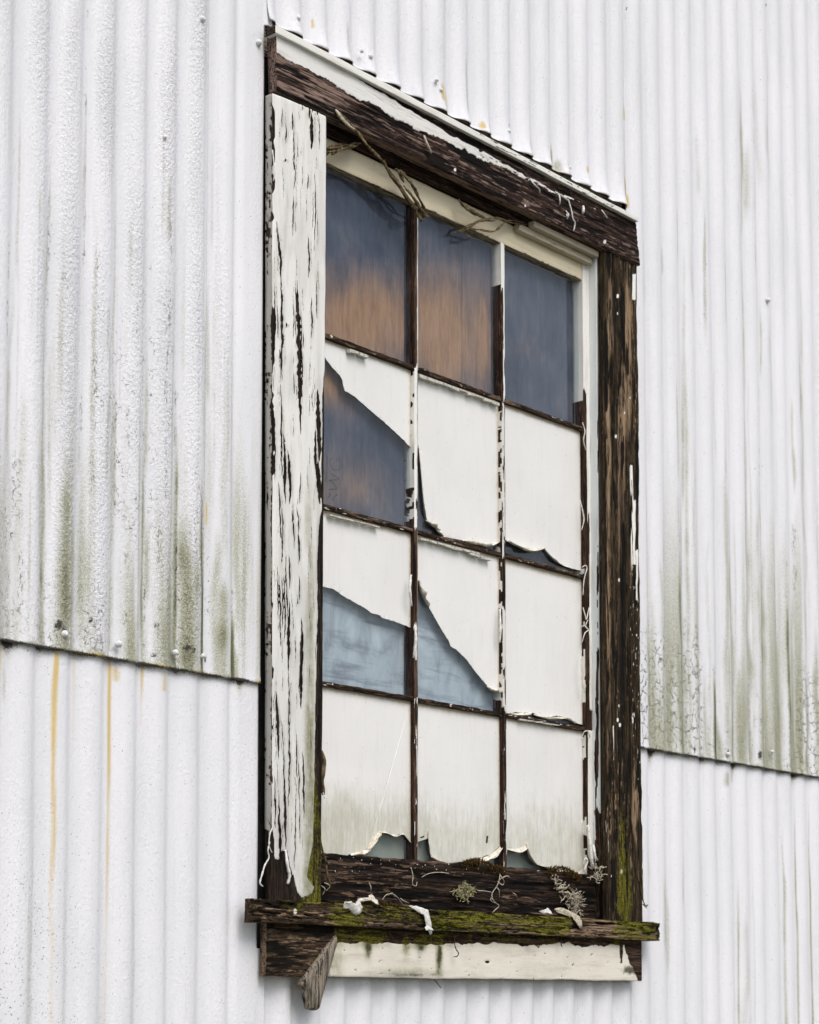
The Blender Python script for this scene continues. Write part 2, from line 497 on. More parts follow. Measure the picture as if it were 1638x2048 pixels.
def relief(name, cor, t, back, res, fn, mat, parent, jit=0.0, jf=30.0, seed=1, side=None, base=None, arris=0.0013):
    """A board whose front face (corner pixels TL, TR, BR, BL at plane t) is a fine grid carrying wear; closed to the plane 'back'."""
    if isinstance(cor, dict):
        W = [np.array((cor['x0'], -t, cor['z1'])), np.array((cor['x1'], -t, cor['z1'])), np.array((cor['x1'], -t, cor['z0'])), np.array((cor['x0'], -t, cor['z0']))]
    else:
        W = [P(x, y, t) for x, y in cor]
    lu = np.linalg.norm(W[1] - W[0]); lv = np.linalg.norm(W[3] - W[0])
    nu = max(2, int(lu / res[0])) + 1; nv = max(2, int(lv / res[1])) + 1
    u = np.linspace(0, 1, nu)[None, :]; v = np.linspace(0, 1, nv)[:, None]
    X = (W[0][0] * (1 - u) + W[1][0] * u) * (1 - v) + (W[3][0] * (1 - u) + W[2][0] * u) * v
    Z = (W[0][2] * (1 - u) + W[1][2] * u) * (1 - v) + (W[3][2] * (1 - u) + W[2][2] * u) * v
    if jit:
        Z = Z + jit * ((1 - v) * (fbm(X * jf, 0 * X + 3.1, seed) - 0.5) + v * (fbm(X * jf, 0 * X + 9.7, seed + 5) - 0.5)) * 2
        X = X + jit * ((1 - u) * (fbm(Z * jf, 0 * Z + 5.3, seed + 9) - 0.5) + u * (fbm(Z * jf, 0 * Z + 7.9, seed + 13) - 0.5)) * 2
    Y = np.full_like(X, -t)
    PX, PY = proj(X, Y, Z)
    uu = np.broadcast_to(u, X.shape); vv = np.broadcast_to(v, X.shape)
    at = fn(PX, PY, X, Z, uu, vv)
    disp = at.pop('disp', 0.0)
    gx = at.pop('grain', None)
    if gx:
        A, B = (X, Z) if gx == 'x' else (Z, X)
        B = B + 0.006 * (fbm(A * 6, B * 20, seed + 70) - .5)
        fs = (36, 330) if gx == 'x' else (70, 480)
        fl = (1.0 if gx == 'x' else 0.6) * ss(0.56, 0.68, fbm(A * fs[0], B * fs[1], seed + 71, 3)) * (0.35 + 0.9 * ss(0.35, 0.65, fbm(A * 5, B * 30, seed + 72, 3)))
        dk = ss(0.54, 0.66, fbm(A * 9, B * 85, seed + 73, 4))
        at['pale'] = np.maximum(np.asarray(at.get('pale', 0.0)) + 0 * X, 0.85 * fl) * (1 - 0.6 * dk)
        at['dark'] = np.maximum(np.asarray(at.get('dark', 0.0)) + 0 * X, dk * 0.9)
        disp = disp + (0.0022 * (fbm(A * 22, B * 240, seed + 74) - .5) - 0.0018 * dk) * (1 - np.clip(np.asarray(at.get('paint', 0.0)), 0, 1))
    # soften arrises
    du = np.minimum(uu, 1 - uu) * lu; dv = np.minimum(vv, 1 - vv) * lv
    rnd = arris * (np.exp(-du / arris) + np.exp(-dv / arris))
    Y = Y - disp + rnd
    V = np.stack([X, Y, Z], -1).reshape(-1, 3)
    idx = np.arange(nu * nv).reshape(nv, nu)
    f = np.stack([idx[1:, :-1], idx[1:, 1:], idx[:-1, 1:], idx[:-1, :-1]], -1).reshape(-1, 4)
    ring = np.concatenate([idx[0, :-1], idx[:-1, -1], idx[-1, :0:-1], idx[:0:-1, 0]])
    n0 = len(V)
    r1 = V[ring].copy()
    nmid = 4
    V2 = [V]
    AT = {a: [np.broadcast_to(np.asarray(at.get(a, 0.0), float), X.shape).reshape(-1)] for a in ATTRS}
    rows = []
    sd_ = side or {}
    for q in range(nmid):
        rr = r1.copy()
        rr[:, 1] = r1[:, 1] * (1 - q / (nmid - 1)) + (-back) * (q / (nmid - 1))
        V2.append(rr)
        rows.append(n0 + q * len(ring) + np.arange(len(ring)))
        for a in ATTRS:
            val = sd_.get(a, 0.0)
            if callable(val):
                val = val(rr[:, 0], rr[:, 2], q / (nmid - 1))
            AT[a].append(np.broadcast_to(np.asarray(val, float), (len(ring),)))
    V = np.concatenate(V2)
    ff = [f]
    for q in range(nmid - 1):
        a = rows[q]; b = rows[q + 1]
        a2 = np.roll(a, -1); b2 = np.roll(b, -1)
        ff.append(np.stack([a, a2, b2, b], -1))
    faces = np.concatenate(ff).tolist()
    faces.append(rows[-1].tolist())
    return mk(name, V, faces, mat, parent, {a: np.concatenate(AT[a]) for a in ATTRS}, True, base)


def box(name, x0, x1, t0, t1, z0, z1, mat, parent, paint=0.0, pale=0.0, moss=0.0, bev=0.0015, attrs=True):
    bm = bmesh.new()
    bmesh.ops.create_cube(bm, size=1)
    for vtx in bm.verts:
        vtx.co = ((x0 + x1) / 2 + vtx.co.x * (x1 - x0), -((t0 + t1) / 2) + vtx.co.y * abs(t1 - t0), (z0 + z1) / 2 + vtx.co.z * (z1 - z0))
    if bev:
        bmesh.ops.bevel(bm, geom=bm.edges[:], offset=bev, segments=2, affect='EDGES')
    bm.verts.index_update()
    V = [tuple(v.co) for v in bm.verts]
    Fc = [[v.index for v in f.verts] for f in bm.faces]
    bm.free()
    n = len(V)
    at = {'paint': np.full(n, paint), 'pale': np.full(n, pale), 'moss': np.full(n, moss), 'grey': np.zeros(n)} if attrs else None
    return mk(name, V, Fc, mat, parent, at, False)


def tube_geo(pts, r, seg=6):
    """Vertices and faces of a tapering tube through world points."""
    pts = [Vector(p) for p in pts]
    n = len(pts)
    rs = r if hasattr(r, '__len__') else [r] * n
    V, Fc = [], []
    for i, p in enumerate(pts):
        d = (pts[min(i + 1, n - 1)] - pts[max(i - 1, 0)])
        if d.length < 1e-9:
            d = Vector((0, 0, 1))
        d.normalize()
        a = d.cross(Vector((0.31, 0.92, 0.2))); a.normalize()
        b = d.cross(a)
        for q in range(seg):
            an = 2 * math.pi * q / seg
            V.append(p + (a * math.cos(an) + b * math.sin(an)) * rs[i])
    for i in range(n - 1):
        for q in range(seg):
            Fc.append((i * seg + q, i * seg + (q + 1) % seg, (i + 1) * seg + (q + 1) % seg, (i + 1) * seg + q))
    Fc.append(tuple(range(seg))[::-1]); Fc.append(tuple((n - 1) * seg + q for q in range(seg)))
    return V, Fc


def smooth_path(pts, k=5):
    pts = [np.array(p, float) for p in pts]
    out = []
    for i in range(len(pts) - 1):
        p0 = pts[max(i - 1, 0)]; p1 = pts[i]; p2 = pts[i + 1]; p3 = pts[min(i + 2, len(pts) - 1)]
        for q in range(k):
            t = q / k
            out.append(0.5 * (2 * p1 + (p2 - p0) * t + (2 * p0 - 5 * p1 + 4 * p2 - p3) * t * t + (3 * p1 - p0 - 3 * p2 + p3) * t ** 3))
    out.append(pts[-1])
    return out


def merge(parts):
    V, Fc = [], []
    for v, f in parts:
        o = len(V)
        V += [tuple(q) for q in v]
        Fc += [tuple(i + o for i in ff) for ff in f]
    return V, Fc


# ------------------------------------------------------------------ ground
def ground():
    n = 60
    a = np.sign(np.linspace(-1, 1, n)) * np.abs(np.linspace(-1, 1, n)) ** 2.2 * 220
    X, Y = np.meshgrid(a + 3, a - 3)
    Z = 0.02 * (fbm(X * 0.8, Y * 0.8, 4) - 0.5) * np.exp(-(X ** 2 + Y ** 2) / 900)
    V = np.stack([X, Y, Z], -1).reshape(-1, 3)
    i = np.arange(n * n).reshape(n, n)
    f = np.stack([i[:-1, :-1], i[:-1, 1:], i[1:, 1:], i[1:, :-1]], -1).reshape(-1, 4)
    k = NT('gravel_ground')
    nz = k.noise((38, 38, 38), 6, 0.7)
    big = k.noise((0.5, 0.5, 0.5), 4, 0.6)
    c = k.mix(k.step(big, 0.4, 0.65), k.ramp(nz, [(0.3, (0.16, 0.15, 0.135)), (0.7, (0.36, 0.34, 0.31))]), k.ramp(nz, [(0.3, (0.06, 0.075, 0.03)), (0.7, (0.14, 0.16, 0.07))]))
    mat = k.finish(c, 0.95, nz, 0.8, 0.02, 0.1)
    g = mk('ground', V, f, mat)
    tag(g, kind='structure')


ground()

# ------------------------------------------------------------------ corrugated wall
PIT, AMP = 0.0747, 0.0061
LAPZ = 2.196
wall = empty('corrugated_wall', (3.2, 0, 0), 'white painted corrugated steel wall streaked with algae and rust around the old window', 'wall')
HOLE = (2.6255, 3.858, 1.70, 3.502)
SEAM = (2.479, 3.862, 4.43)
PH_L = 2.029 - PIT / 4          # crest position of the left sheets
PH_M = 3.317 - PIT * 0.12
PH_R = 3.913 - PIT * 0.12

STREAK_U = [  # pixel x, top y, bottom y, half width px, strength, lean
    (20, 380, 1285, 9, .45), (40, 600, 1290, 12, .35), (97, 240, 640, 2.5, .75), (87, 640, 1310, 7, .75), (120, 820, 1300, 17, .8), (140, 900, 1315, 14, .6),
    (172, 100, 540, 2, .55), (163, 700, 1000, 3, .5), (217, 610, 900, 4, .5), (212, 740, 1010, 5, .5), (188, 760, 1320, 6, .35), (230, 700, 1090, 5, .55),
    (288, 800, 1320, 5, .75), (300, 980, 1250, 10, .5), (318, 1000, 1330, 7, .3), (353, 745, 1330, 6, .95), (372, 960, 1340, 19, .85), (402, 900, 1345, 7, 1.1),
    (392, 1010, 1345, 10, .6), (432, 1000, 1345, 10, .6), (447, 1120, 1350, 16, .8), (465, 1190, 1360, 5, 1.25), (470, 1280, 1360, 9, .7), (440, 60, 1000, 8, .22), (370, 300, 900, 7, .25),
    # right of the window
    (1300, 1150, 1510, 12, .55), (1318, 1080, 1300, 5, .5), (1358, 1020, 1520, 6, .95), (1372, 1230, 1520, 8, .5), (1425, 1320, 1530, 5, 1.3), (1434, 1380, 1530, 10, .75), (1322, 1180, 1500, 4, .6),
    (1392, 1150, 1520, 4, .6), (1340, 1330, 1510, 8, .45), (1458, 940, 1540, 5, .8), (1465, 1080, 1530, 9, .55), (1485, 120, 420, 4, .6), (1488, 400, 1540, 3, .85), (1495, 900, 1545, 11, .55), (1520, 880, 1550, 5, .95),
    (1530, 1010, 1550, 10, .6), (1548, 900, 1550, 3, .7), (1560, 1180, 1555, 9, .7), (1574, 1100, 1560, 4, 1.0), (1590, 1040, 1560, 8, .5), (1612, 1300, 1565, 8, .7), (1630, 1200, 1570, 5, .6),
    (1288, 420, 640, 9, .28), (1300, 440, 1060, 10, .2), (1326, 470, 560, 3, .5),
    # above the head of the window
    (888, 150, 260, 9, .55), (930, 60, 260, 4, .5), (972, 220, 330, 4, .55), (1013, 260, 350, 5, .6), (1055, 255, 345, 4, .95), (1060, 280, 350, 8, .5), (1105, 270, 370, 5, .8), (1112, 300, 370, 9, .6), (690, 20, 140, 5, .5), (1131, 300, 380, 3, .5)]
_rs = random.Random(21)
for _i in range(46):
    _y0 = _rs.uniform(60, 700)
    STREAK_U.append((_rs.uniform(8, 465), _y0, 1290 if _rs.random() < .5 else _y0 + _rs.uniform(200, 600), _rs.uniform(2, 7), _rs.uniform(.22, .5), ))
for _i in range(40):
    _y0 = _rs.uniform(150, 1000)
    STREAK_U.append((_rs.uniform(1290, 1634), _y0, 1540 if _rs.random() < .6 else _y0 + _rs.uniform(150, 500), _rs.uniform(1.5, 4.5), _rs.uniform(.25, .6)))
STREAK_U += [(1505, 5, 520, 9, .32), (1518, 60, 430, 6, .3), (1484, 60, 520, 3, .6), (1493, 240, 470, 6, .42), (1536, 20, 420, 9, .38), (1540, 560, 900, 8, .36)]
STREAK_L = [
    (14, 1290, 1420, 4, .6), (60, 1700, 2048, 12, .35), (70, 1500, 2048, 4, .4), (130, 1700, 2048, 8, .25), (212, 1600, 2048, 6, .25), (272, 1700, 2048, 5, .4), (1330, 1690, 1960, 8, .7), (1340, 1720, 1980, 6, .5), (1368, 1690, 1830, 5, .55), (1300, 1600, 1800, 10, .3),
    (1455, 1530, 1580, 6, .7), (1470, 1530, 1570, 5, .6), (1482, 1700, 2048, 2, .8), (1513, 1600, 2048, 1.8, .35), (1492, 1750, 2048, 8, .35), (1574, 1550, 2048, 2.5, .6), (1600, 1500, 2048, 2.2, .8), (1628, 1520, 2048, 2.2, .8), (1443, 1600, 2048, 2, .3)]
RUST_U = [(416, 990, 1060, 2.2, .9), (415, 700, 1330, 1.3, .28), (626, 30, 60, 2.5, .9), (882, 160, 210, 4, 1.0), (889, 180, 215, 4, .9), (1249, 200, 245, 2.8, .75), (1252, 340, 405, 2.6, .9), (1256, 380, 420, 5, .9), (1252, 20, 40, 2, .5),
          (1497, 1480, 1505, 1.8, .7), (1170, 330, 350, 3, .8), (960, 240, 262, 5, .7)]
RUST_L = [(108, 1295, 2048, 4.5, .95), (113, 1300, 1420, 4, .6), (222, 1318, 2048, 4.0, .95), (225, 1318, 1420, 6, .6), (152, 1310, 1700, 3, .42), (6, 1285, 1420, 5, .7), (290, 1330, 1440, 4, .75), (240, 1325, 1352, 6, .6), (330, 1338, 1370, 7, .55), (480, 1355, 1372, 5, .6),
          (1466, 1530, 1700, 1.8, .55), (410, 1350, 1450, 2, .3)]
SQUIG = [(102, 270, 420, 2.2), (99, 420, 545, 2.4), (97, 545, 640, 2.2), (176, 20, 60, 1.6), (173, 95, 225, 1.8), (170, 330, 530, 2.2), (190, 500, 760, 2.2), (186, 760, 1000, 1.8), (335, 440, 700, 2.0), (327, 700, 1000, 2.0), (212, 620, 720, 2.2), (232, 770, 1010, 3.0), (286, 860, 1250, 2.2), (163, 740, 880, 1.8), (289, 1100, 1320, 2.2),
         (352, 780, 900, 2.2), (350, 1080, 1330, 2.4), (404, 1000, 1340, 2.0), (464, 1180, 1350, 2.6), (14, 480, 700, 1.8), (30, 900, 1100, 1.8), (40, 1110, 1200, 2.6), (255, 820, 1000, 2.2), (315, 1000, 1260, 2.4), (250, 1010, 1280, 2.4),
         (1357, 1040, 1400, 1.6), (1424, 1330, 1500, 2.2), (1372, 1230, 1520, 2.0), (1325, 1200, 1460, 2.2), (1345, 1320, 1500, 2.4), (1390, 1250, 1510, 1.8), (1519, 900, 1500, 1.4), (1574, 1120, 1540, 1.6), (1590, 1050, 1180, 2.0), (1618, 1360, 1500, 2.4), (1500, 1330, 1540, 2.2)]
SPOTS_U = [(118, 1250, 10, 12, 1.0), (128, 1258, 8, 10, .7), (182, 1240, 5, 8, .95), (312, 1250, 6, 9, .75), (316, 1270, 4, 10, .6), (308, 1310, 10, 7, .8), (374, 1295, 12, 7, .9), (388, 1300, 5, 8, .85), (352, 1300, 6, 10, .6), (353, 1100, 2.5, 10, .95), (352, 1140, 2.5, 35, .6),
           (230, 1008, 3, 9, .7), (289, 1185, 3, 10, .75), (410, 1318, 3, 12, .9), (232, 855, 3, 6, .5), (1390, 1500, 3, 7, .9), (1456, 1505, 3, 8, 1), (1520, 1510, 5, 10, 1.0), (1545, 1503, 3, 6, 1.0), (1522, 1440, 5, 14, .5), (1575, 1530, 3, 8, .7), (1608, 1405, 4, 12, .6), (1253, 17, 2.4, 3.6, 1),
           (1532, 10, 2, 5, .8), (1522, 160, 1.6, 2.5, .8), (1511, 936, 1.8, 2.5, .9), (1525, 934, 1.6, 2.2, .8), (1412, 526, 2, 5, .7), (1281, 948, 1.8, 2.4, .9), (175, 1330, 3, 3, .6), (1502, 340, 1.6, 9, .55), (1306, 420, 2.5, 14, .4), (1018, 250, 2, 8, .6)]


def streaks(lst, X, Z, PX, PY, seed, boost=1.0, top=False):
    out = np.zeros_like(X)
    for i, (x, y0, y1, w, s) in enumerate(lst):
        p0 = P(x, (y0 + y1) / 2); xw = p0[0]
        za, zb = P(x, y0)[2], P(x, y1)[2]
        ww = abs(P(x + w, (y0 + y1) / 2)[0] - xw)
        wob = (vn(Z * 9, np.zeros_like(Z) + i * 3.3, seed + i) - 0.5) * ww * 1.2
        along = np.clip((za - Z) / (za - zb), 0, 1.04)
        inside = (Z <= za) & (Z >= zb - 0.01)
        env = ss(0, 0.45, along) * (0.65 + 0.35 * vn(Z * 22, np.zeros_like(Z) + i, seed + 50 + i))
        s = min(1.35, s * boost)
        if not (abs(zb - LAPZ) < 0.035 or y1 > 2000):
            env = env * ss(1.03, 0.7, along)
        if top and zb < LAPZ - 0.06 and abs(za - LAPZ) < 0.05:
            env = ss(0.0, 0.02, along) * (1.0 - 0.62 * ss(0.02, 0.9, along)) * (0.75 + 0.25 * vn(Z * 14, np.zeros_like(Z) + i, seed + 50 + i))
        wid = ww * ((1.0 if top else 0.35) + (0.0 if top else 0.65) * np.sqrt(np.clip(along, 0, 1)))
        out = np.maximum(out, inside * s * env * np.exp(-((X - xw - wob) / wid) ** 2))
    return out


def sheet(name, x0, x1, z0, z1, off, phase, upper, seed, hole=None, fine_z=None):
    zb = []
    if fine_z:
        a, b = fine_z
        zb += list(np.arange(z0, a, 0.06)) if z0 < a else []
        zb += list(np.arange(max(a, z0), min(b, z1), 0.0062))
        zb += list(np.arange(max(b, z0), z1, 0.06)) if z1 > b else []
    zs = np.unique(np.round(np.array(zb + [z1] + ([h for h in (hole[2], hole[3]) if z0 < h < z1] if hole else [])), 4))
    xl = list(np.arange(x0, x1, 0.0041)) + [x1]
    if hole:
        xl = [q for q in xl if min(abs(q - hole[0]), abs(q - hole[1])) > 0.0012] + [h for h in hole[:2] if x0 < h < x1]
    xs = np.unique(np.round(np.array(xl), 5))
    X, Z = np.meshgrid(xs, zs)
    warp = 0.011 * (fbm(X * 7, Z * 0.5, seed) - 0.5) + 0.006 * (fbm(X * 3, Z * 1.6, seed + 2) - .5)
    amp = AMP * (0.88 + 0.5 * (fbm(X * 5, Z * 1.1, seed + 3) - 0.5))
    ph = 2 * math.pi * (X + warp - phase) / PIT
    prof = np.cos(ph) + 0.10 * np.cos(2 * ph)
    prof = np.tanh(1.25 * prof) / np.tanh(1.25)
    dent = 0.006 * np.exp(-((X - 4.44) / 0.03) ** 2) * ss(2.9, 3.7, Z) * (fbm(X * 2, Z * 2.3, seed + 8))
    flat = np.ones_like(X)
    if name == 'left':
        flat = 1 - 0.92 * ss(2.548, 2.578, X)
    prof = prof * flat + (1 - flat) * 0.95
    T = off + amp * prof + dent * 0 + 0.0028 * (fbm(X * 2.2, Z * 1.3, seed + 5) - 0.5)
    if hole and upper:     # hammered outwards where it was cut above the window head
        near = np.exp(-np.clip(Z - hole[3], 0, 9) / 0.03) * (X > hole[0]) * (X < hole[1])
        T = T + near * (0.004 + 0.006 * fbm(X * 14, Z * 0, seed + 31) + 0.0045 * np.cos(ph))
        zcut = (Z == hole[3]) * (X > hole[0]) * (X < hole[1])
        Z = Z + zcut * (0.004 * (fbm(X * 30, Z * 0, seed + 33) - 0.5) - 0.004 * np.cos(ph))
    if upper:              # lap edge, slightly ragged
        T = T + 0.0035 * np.exp(-(Z - z0) / 0.012) * (0.4 + fbm(X * 9, Z * 0, seed + 41))
        Z = Z + (Z == zs[0]) * 0.004 * (fbm(X * 22, Z * 0, seed + 43) - 0.5)
    Y = -T
    PX, PY = proj(X, Y, Z)
    trough = 0.5 - 0.5 * np.cos(ph)
    at = {}
    if upper:
        alg = streaks(STREAK_U, X, Z, PX, PY, seed, 1.12)
        low = ss(480, 1340, PY) * (PX < 540) + ss(700, 1560, PY) * (PX > 1270)
        alg = np.maximum(alg, low * (0.12 + 0.62 * ss(0.40, 0.72, fbm(X * 30, Z * 1.5, seed + 61, 4))))
        alg = np.maximum(alg, 0.9 * np.exp(-np.clip(Z - z0, 0, 9) / 0.012) * ss(0.42, 0.7, fbm(X * 34, Z * 12, seed + 62)))
        at['algae'] = alg
        at['rust'] = np.maximum(streaks(RUST_U, X, Z, PX, PY, seed + 7), 0.8 * np.exp(-np.clip(Z - z0, 0, 9) / 0.004) * (vn(X * 27, Z * 0, 5) > .62) * (PX < 540))
        gr = np.zeros_like(X)
        sq = np.zeros_like(X)
        for i, (x, y0, y1, w) in enumerate(SQUIG):
            p0 = P(x, (y0 + y1) / 2)
            za, zb_ = P(x, y0)[2], P(x, y1)[2]
            ww = abs(P(x + w, (y0 + y1) / 2)[0] - p0[0])
            c = p0[0] + 0.0075 * (fbm(Z * 34, Z * 0 + i * 2.7, 300 + i, 3) - .5)
            on = (Z < za) & (Z > zb_)
            sq = np.maximum(sq, on * ss(0.30, 0.60, fbm(Z * 30, Z * 0 + i * 5.1, 340 + i, 3)) * np.exp(-((X - c) / (ww * 1.5)) ** 2))
        for (x, y, rx, ry, s) in SPOTS_U:
            gr = np.maximum(gr, s * blob(PX, PY, x, y, rx, ry))
        gr = np.maximum(gr, 1.1 * np.exp(-np.clip(Z - z0, 0, 9) / 0.005) * (0.55 + trough))
        at['grime'] = gr
        at['squiggle'] = sq
        ck = 0.75 * ss(560, 1100, PY) * (PX < 420) * ss(0.4, 0.62, fbm(X * 9, Z * 2.2, seed + 70))
        ck = np.maximum(ck, 0.55 * ss(150, 700, PY) * (PX < 420) * ss(0.45, 0.65, fbm(X * 13, Z * 3, seed + 71)))
        at['cells'] = np.maximum(np.maximum(1.0 * ss(1150, 1400, PY) * (PX > 1280) * (PX < 1405), 0.9 * ss(1230, 1430, PY) * (PX > 1590)), 0.55 * ss(900, 1250, PY) * (PX < 400) * ss(.4, .6, fbm(X * 8, Z * 3, seed + 75)))
        ck = np.maximum(ck, 0.4 * ss(1180, 1400, PY) * (PX > 1280))
        ck = np.maximum(ck, 0.6 * ss(1300, 1500, PY) * (PX > 1400) * (PX < 1590))
        at['crackle'] = ck
        at['rough'] = np.where(PX < 540, (1.0 - 0.75 * ss(405, 470, PX)) * (0.35 + 0.95 * ss(.35, .65, fbm(X * 16, Z * 2.5, seed + 88))) * (0.55 + 0.45 * np.cos(ph)), 0.30)
        at['speck'] = 0.3 + 0 * X
    else:
        alg = streaks(STREAK_L, X, Z, PX, PY, seed)
        d = np.clip(LAPZ - Z, 0, 9)
        tn = ss(0.45, 0.75, fbm(X * 13.4, Z * 0.7, seed + 12))
        alg = np.maximum(alg, 0.9 * np.exp(-d / 0.028) * trough ** 2 * tn)
        at['algae'] = alg
        at['rust'] = streaks(RUST_L, X, Z, PX, PY, seed + 7, 0.72, True)
        at['grime'] = 0.95 * np.exp(-d / 0.030) * trough ** 3 * tn + 0.5 * np.exp(-d / 0.006)
        at['crackle'] = 0 * X
        at['cells'] = 0 * X
        at['rough'] = 0.22 + 0 * X
        at['speck'] = 0.35 + 0.65 * ss(320, 40, PX) * ss(1500, 1900, PY)
    idx = np.arange(X.size).reshape(X.shape)
    f = np.stack([idx[:-1, :-1], idx[:-1, 1:], idx[1:, 1:], idx[1:, :-1]], -1)
    if hole:
        cx = 0.5 * (xs[:-1] + xs[1:])[None, :]; cz = 0.5 * (zs[:-1] + zs[1:])[:, None]
        keep = ~((cx > hole[0]) & (cx < hole[1]) & (cz > hole[2]) & (cz < hole[3]))
        f = f[keep]
    f = f.reshape(-1, 4)
    used = np.zeros(X.size, bool); used[f.ravel()] = True
    remap = np.cumsum(used) - 1
    V = np.stack([X, Y, Z], -1).reshape(-1, 3)[used]
    o = mk('corrugated_sheet', V, remap[f], M['sheet'], wall, {a: np.broadcast_to(b, X.shape).reshape(-1)[used] for a, b in at.items()})
    so = o.modifiers.new('thickness', 'SOLIDIFY')
    so.thickness = 0.0009
    so.offset = -1
    return o


ZF = (1.50, 4.46)
TOPZ, XL, XR = 5.2, 1.2, 5.9
up_l = sheet('left', XL, SEAM[0] + 0.006, LAPZ, TOPZ, 0.0022, PH_L, True, 11, None, ZF)
up_m = sheet('left', SEAM[0] - 0.03, 2.646, LAPZ, TOPZ, 0.0, PH_L, True, 23, (HOLE[0], 9, 0, 3.488), ZF)
up_h = sheet('head', 2.6260, SEAM[1], LAPZ, TOPZ, 0.0, PH_M, True, 31, HOLE, ZF)
up_r = sheet('right', SEAM[1] - 0.006, SEAM[2] + 0.01, LAPZ, TOPZ, 0.0016, PH_R, True, 43, (0, HOLE[1] , 0, HOLE[3]), ZF)
up_e = sheet('right', SEAM[2] - 0.03, XR, LAPZ, TOPZ, -0.0005, PH_R, True, 57, None, ZF)
lo_l = sheet('left', XL, SEAM[0] + 0.006, 0.03, LAPZ + 0.03, -0.0040, PH_L, False, 61, None, ZF)
lo_m = sheet('left', SEAM[0] - 0.03, 2.646, 0.03, LAPZ + 0.03, -0.0040, PH_L, False, 73, (HOLE[0], 9, HOLE[2], 9), ZF)
lo_h = sheet('head', 2.6260, SEAM[1], 0.03, LAPZ + 0.03, -0.0058, PH_M, False, 81, (HOLE[0], HOLE[1], HOLE[2], 9), ZF)
lo_r = sheet('right', SEAM[1] - 0.006, SEAM[2] + 0.01, 0.03, LAPZ + 0.03, -0.0045, PH_R, False, 93, (0, HOLE[1], HOLE[2], 9), ZF)
lo_e = sheet('right', SEAM[2] - 0.03, XR, 0.03, LAPZ + 0.03, -0.0062, PH_R, False, 97, None, ZF)


def screw(px, py, sh, size=1.0, t=0.0085):
    c = P(px, py, t)
    V, Fc = [], []
    rings = [(0.0058, -0.004), (0.0058, 0.0012), (0.0048, 0.0018), (0.0046, 0.0030), (0.0036, 0.0046), (0.0018, 0.0054)]
    seg = 12
    for r, h in rings:
        for q in range(seg):
            a = 2 * math.pi * q / seg
            V.append((c[0] + r * size * math.cos(a), c[1] - h * size, c[2] + r * size * math.sin(a)))
    for i in range(len(rings) - 1):
        for q in range(seg):
            Fc.append((i * seg + q, i * seg + (q + 1) % seg, (i + 1) * seg + (q + 1) % seg, (i + 1) * seg + q))
    Fc.append(tuple((len(rings) - 1) * seg + q for q in range(seg)))
    return mk('screw', V, Fc, M['screw'], sh)


for x, y, sh, s in [(405, 38, up_l, 1), (331, 274, up_l, .55), (130, 1268, up_l, 1.1), (238, 1288, up_l, 1.1), (352, 1305, up_l, 1), (408, 1312, up_m, .85), (519, 85, up_m, .95),
                    (597, 36, up_h, .9), (741, 113, up_h, 1), (724, 102, up_h, .7), (882, 180, up_h, .8), (874, 160, up_h, .7), (1018, 262, up_h, .8), (1139, 335, up_h, .8),
                    (1537, 600, up_e, 1.05), (1457, 1508, up_e, .9), (1545, 1503, up_e, .8)]:
    screw(x, y, sh, s, 0.009)

# ------------------------------------------------------------------ the window
WX, WZ = 3.24, 1.62
win = empty('window', (WX, 0, WZ), 'old twelve pane timber window with peeling white paint set in the corrugated wall', 'window')


def speckle(X, Z, seed, dens=0.985, f=420):
    return (vn(X * f, Z * f * 0.8, seed) > dens).astype(float)


# ---- head board
HP_UP = [(545, 40), (1290, 425)]
HP_LOW = [(552, 105), (575, 122), (600, 130), (621, 144), (640, 152), (662, 165), (690, 184), (720, 204), (738, 203), (760, 216), (790, 238), (823, 252), (830, 262), (860, 268), (900, 287), (935, 305),
          (960, 318), (990, 330), (1010, 338), (1045, 356), (1065, 362), (1085, 378), (1105, 385), (1121, 392), (1150, 400), (1175, 412), (1195, 420)]


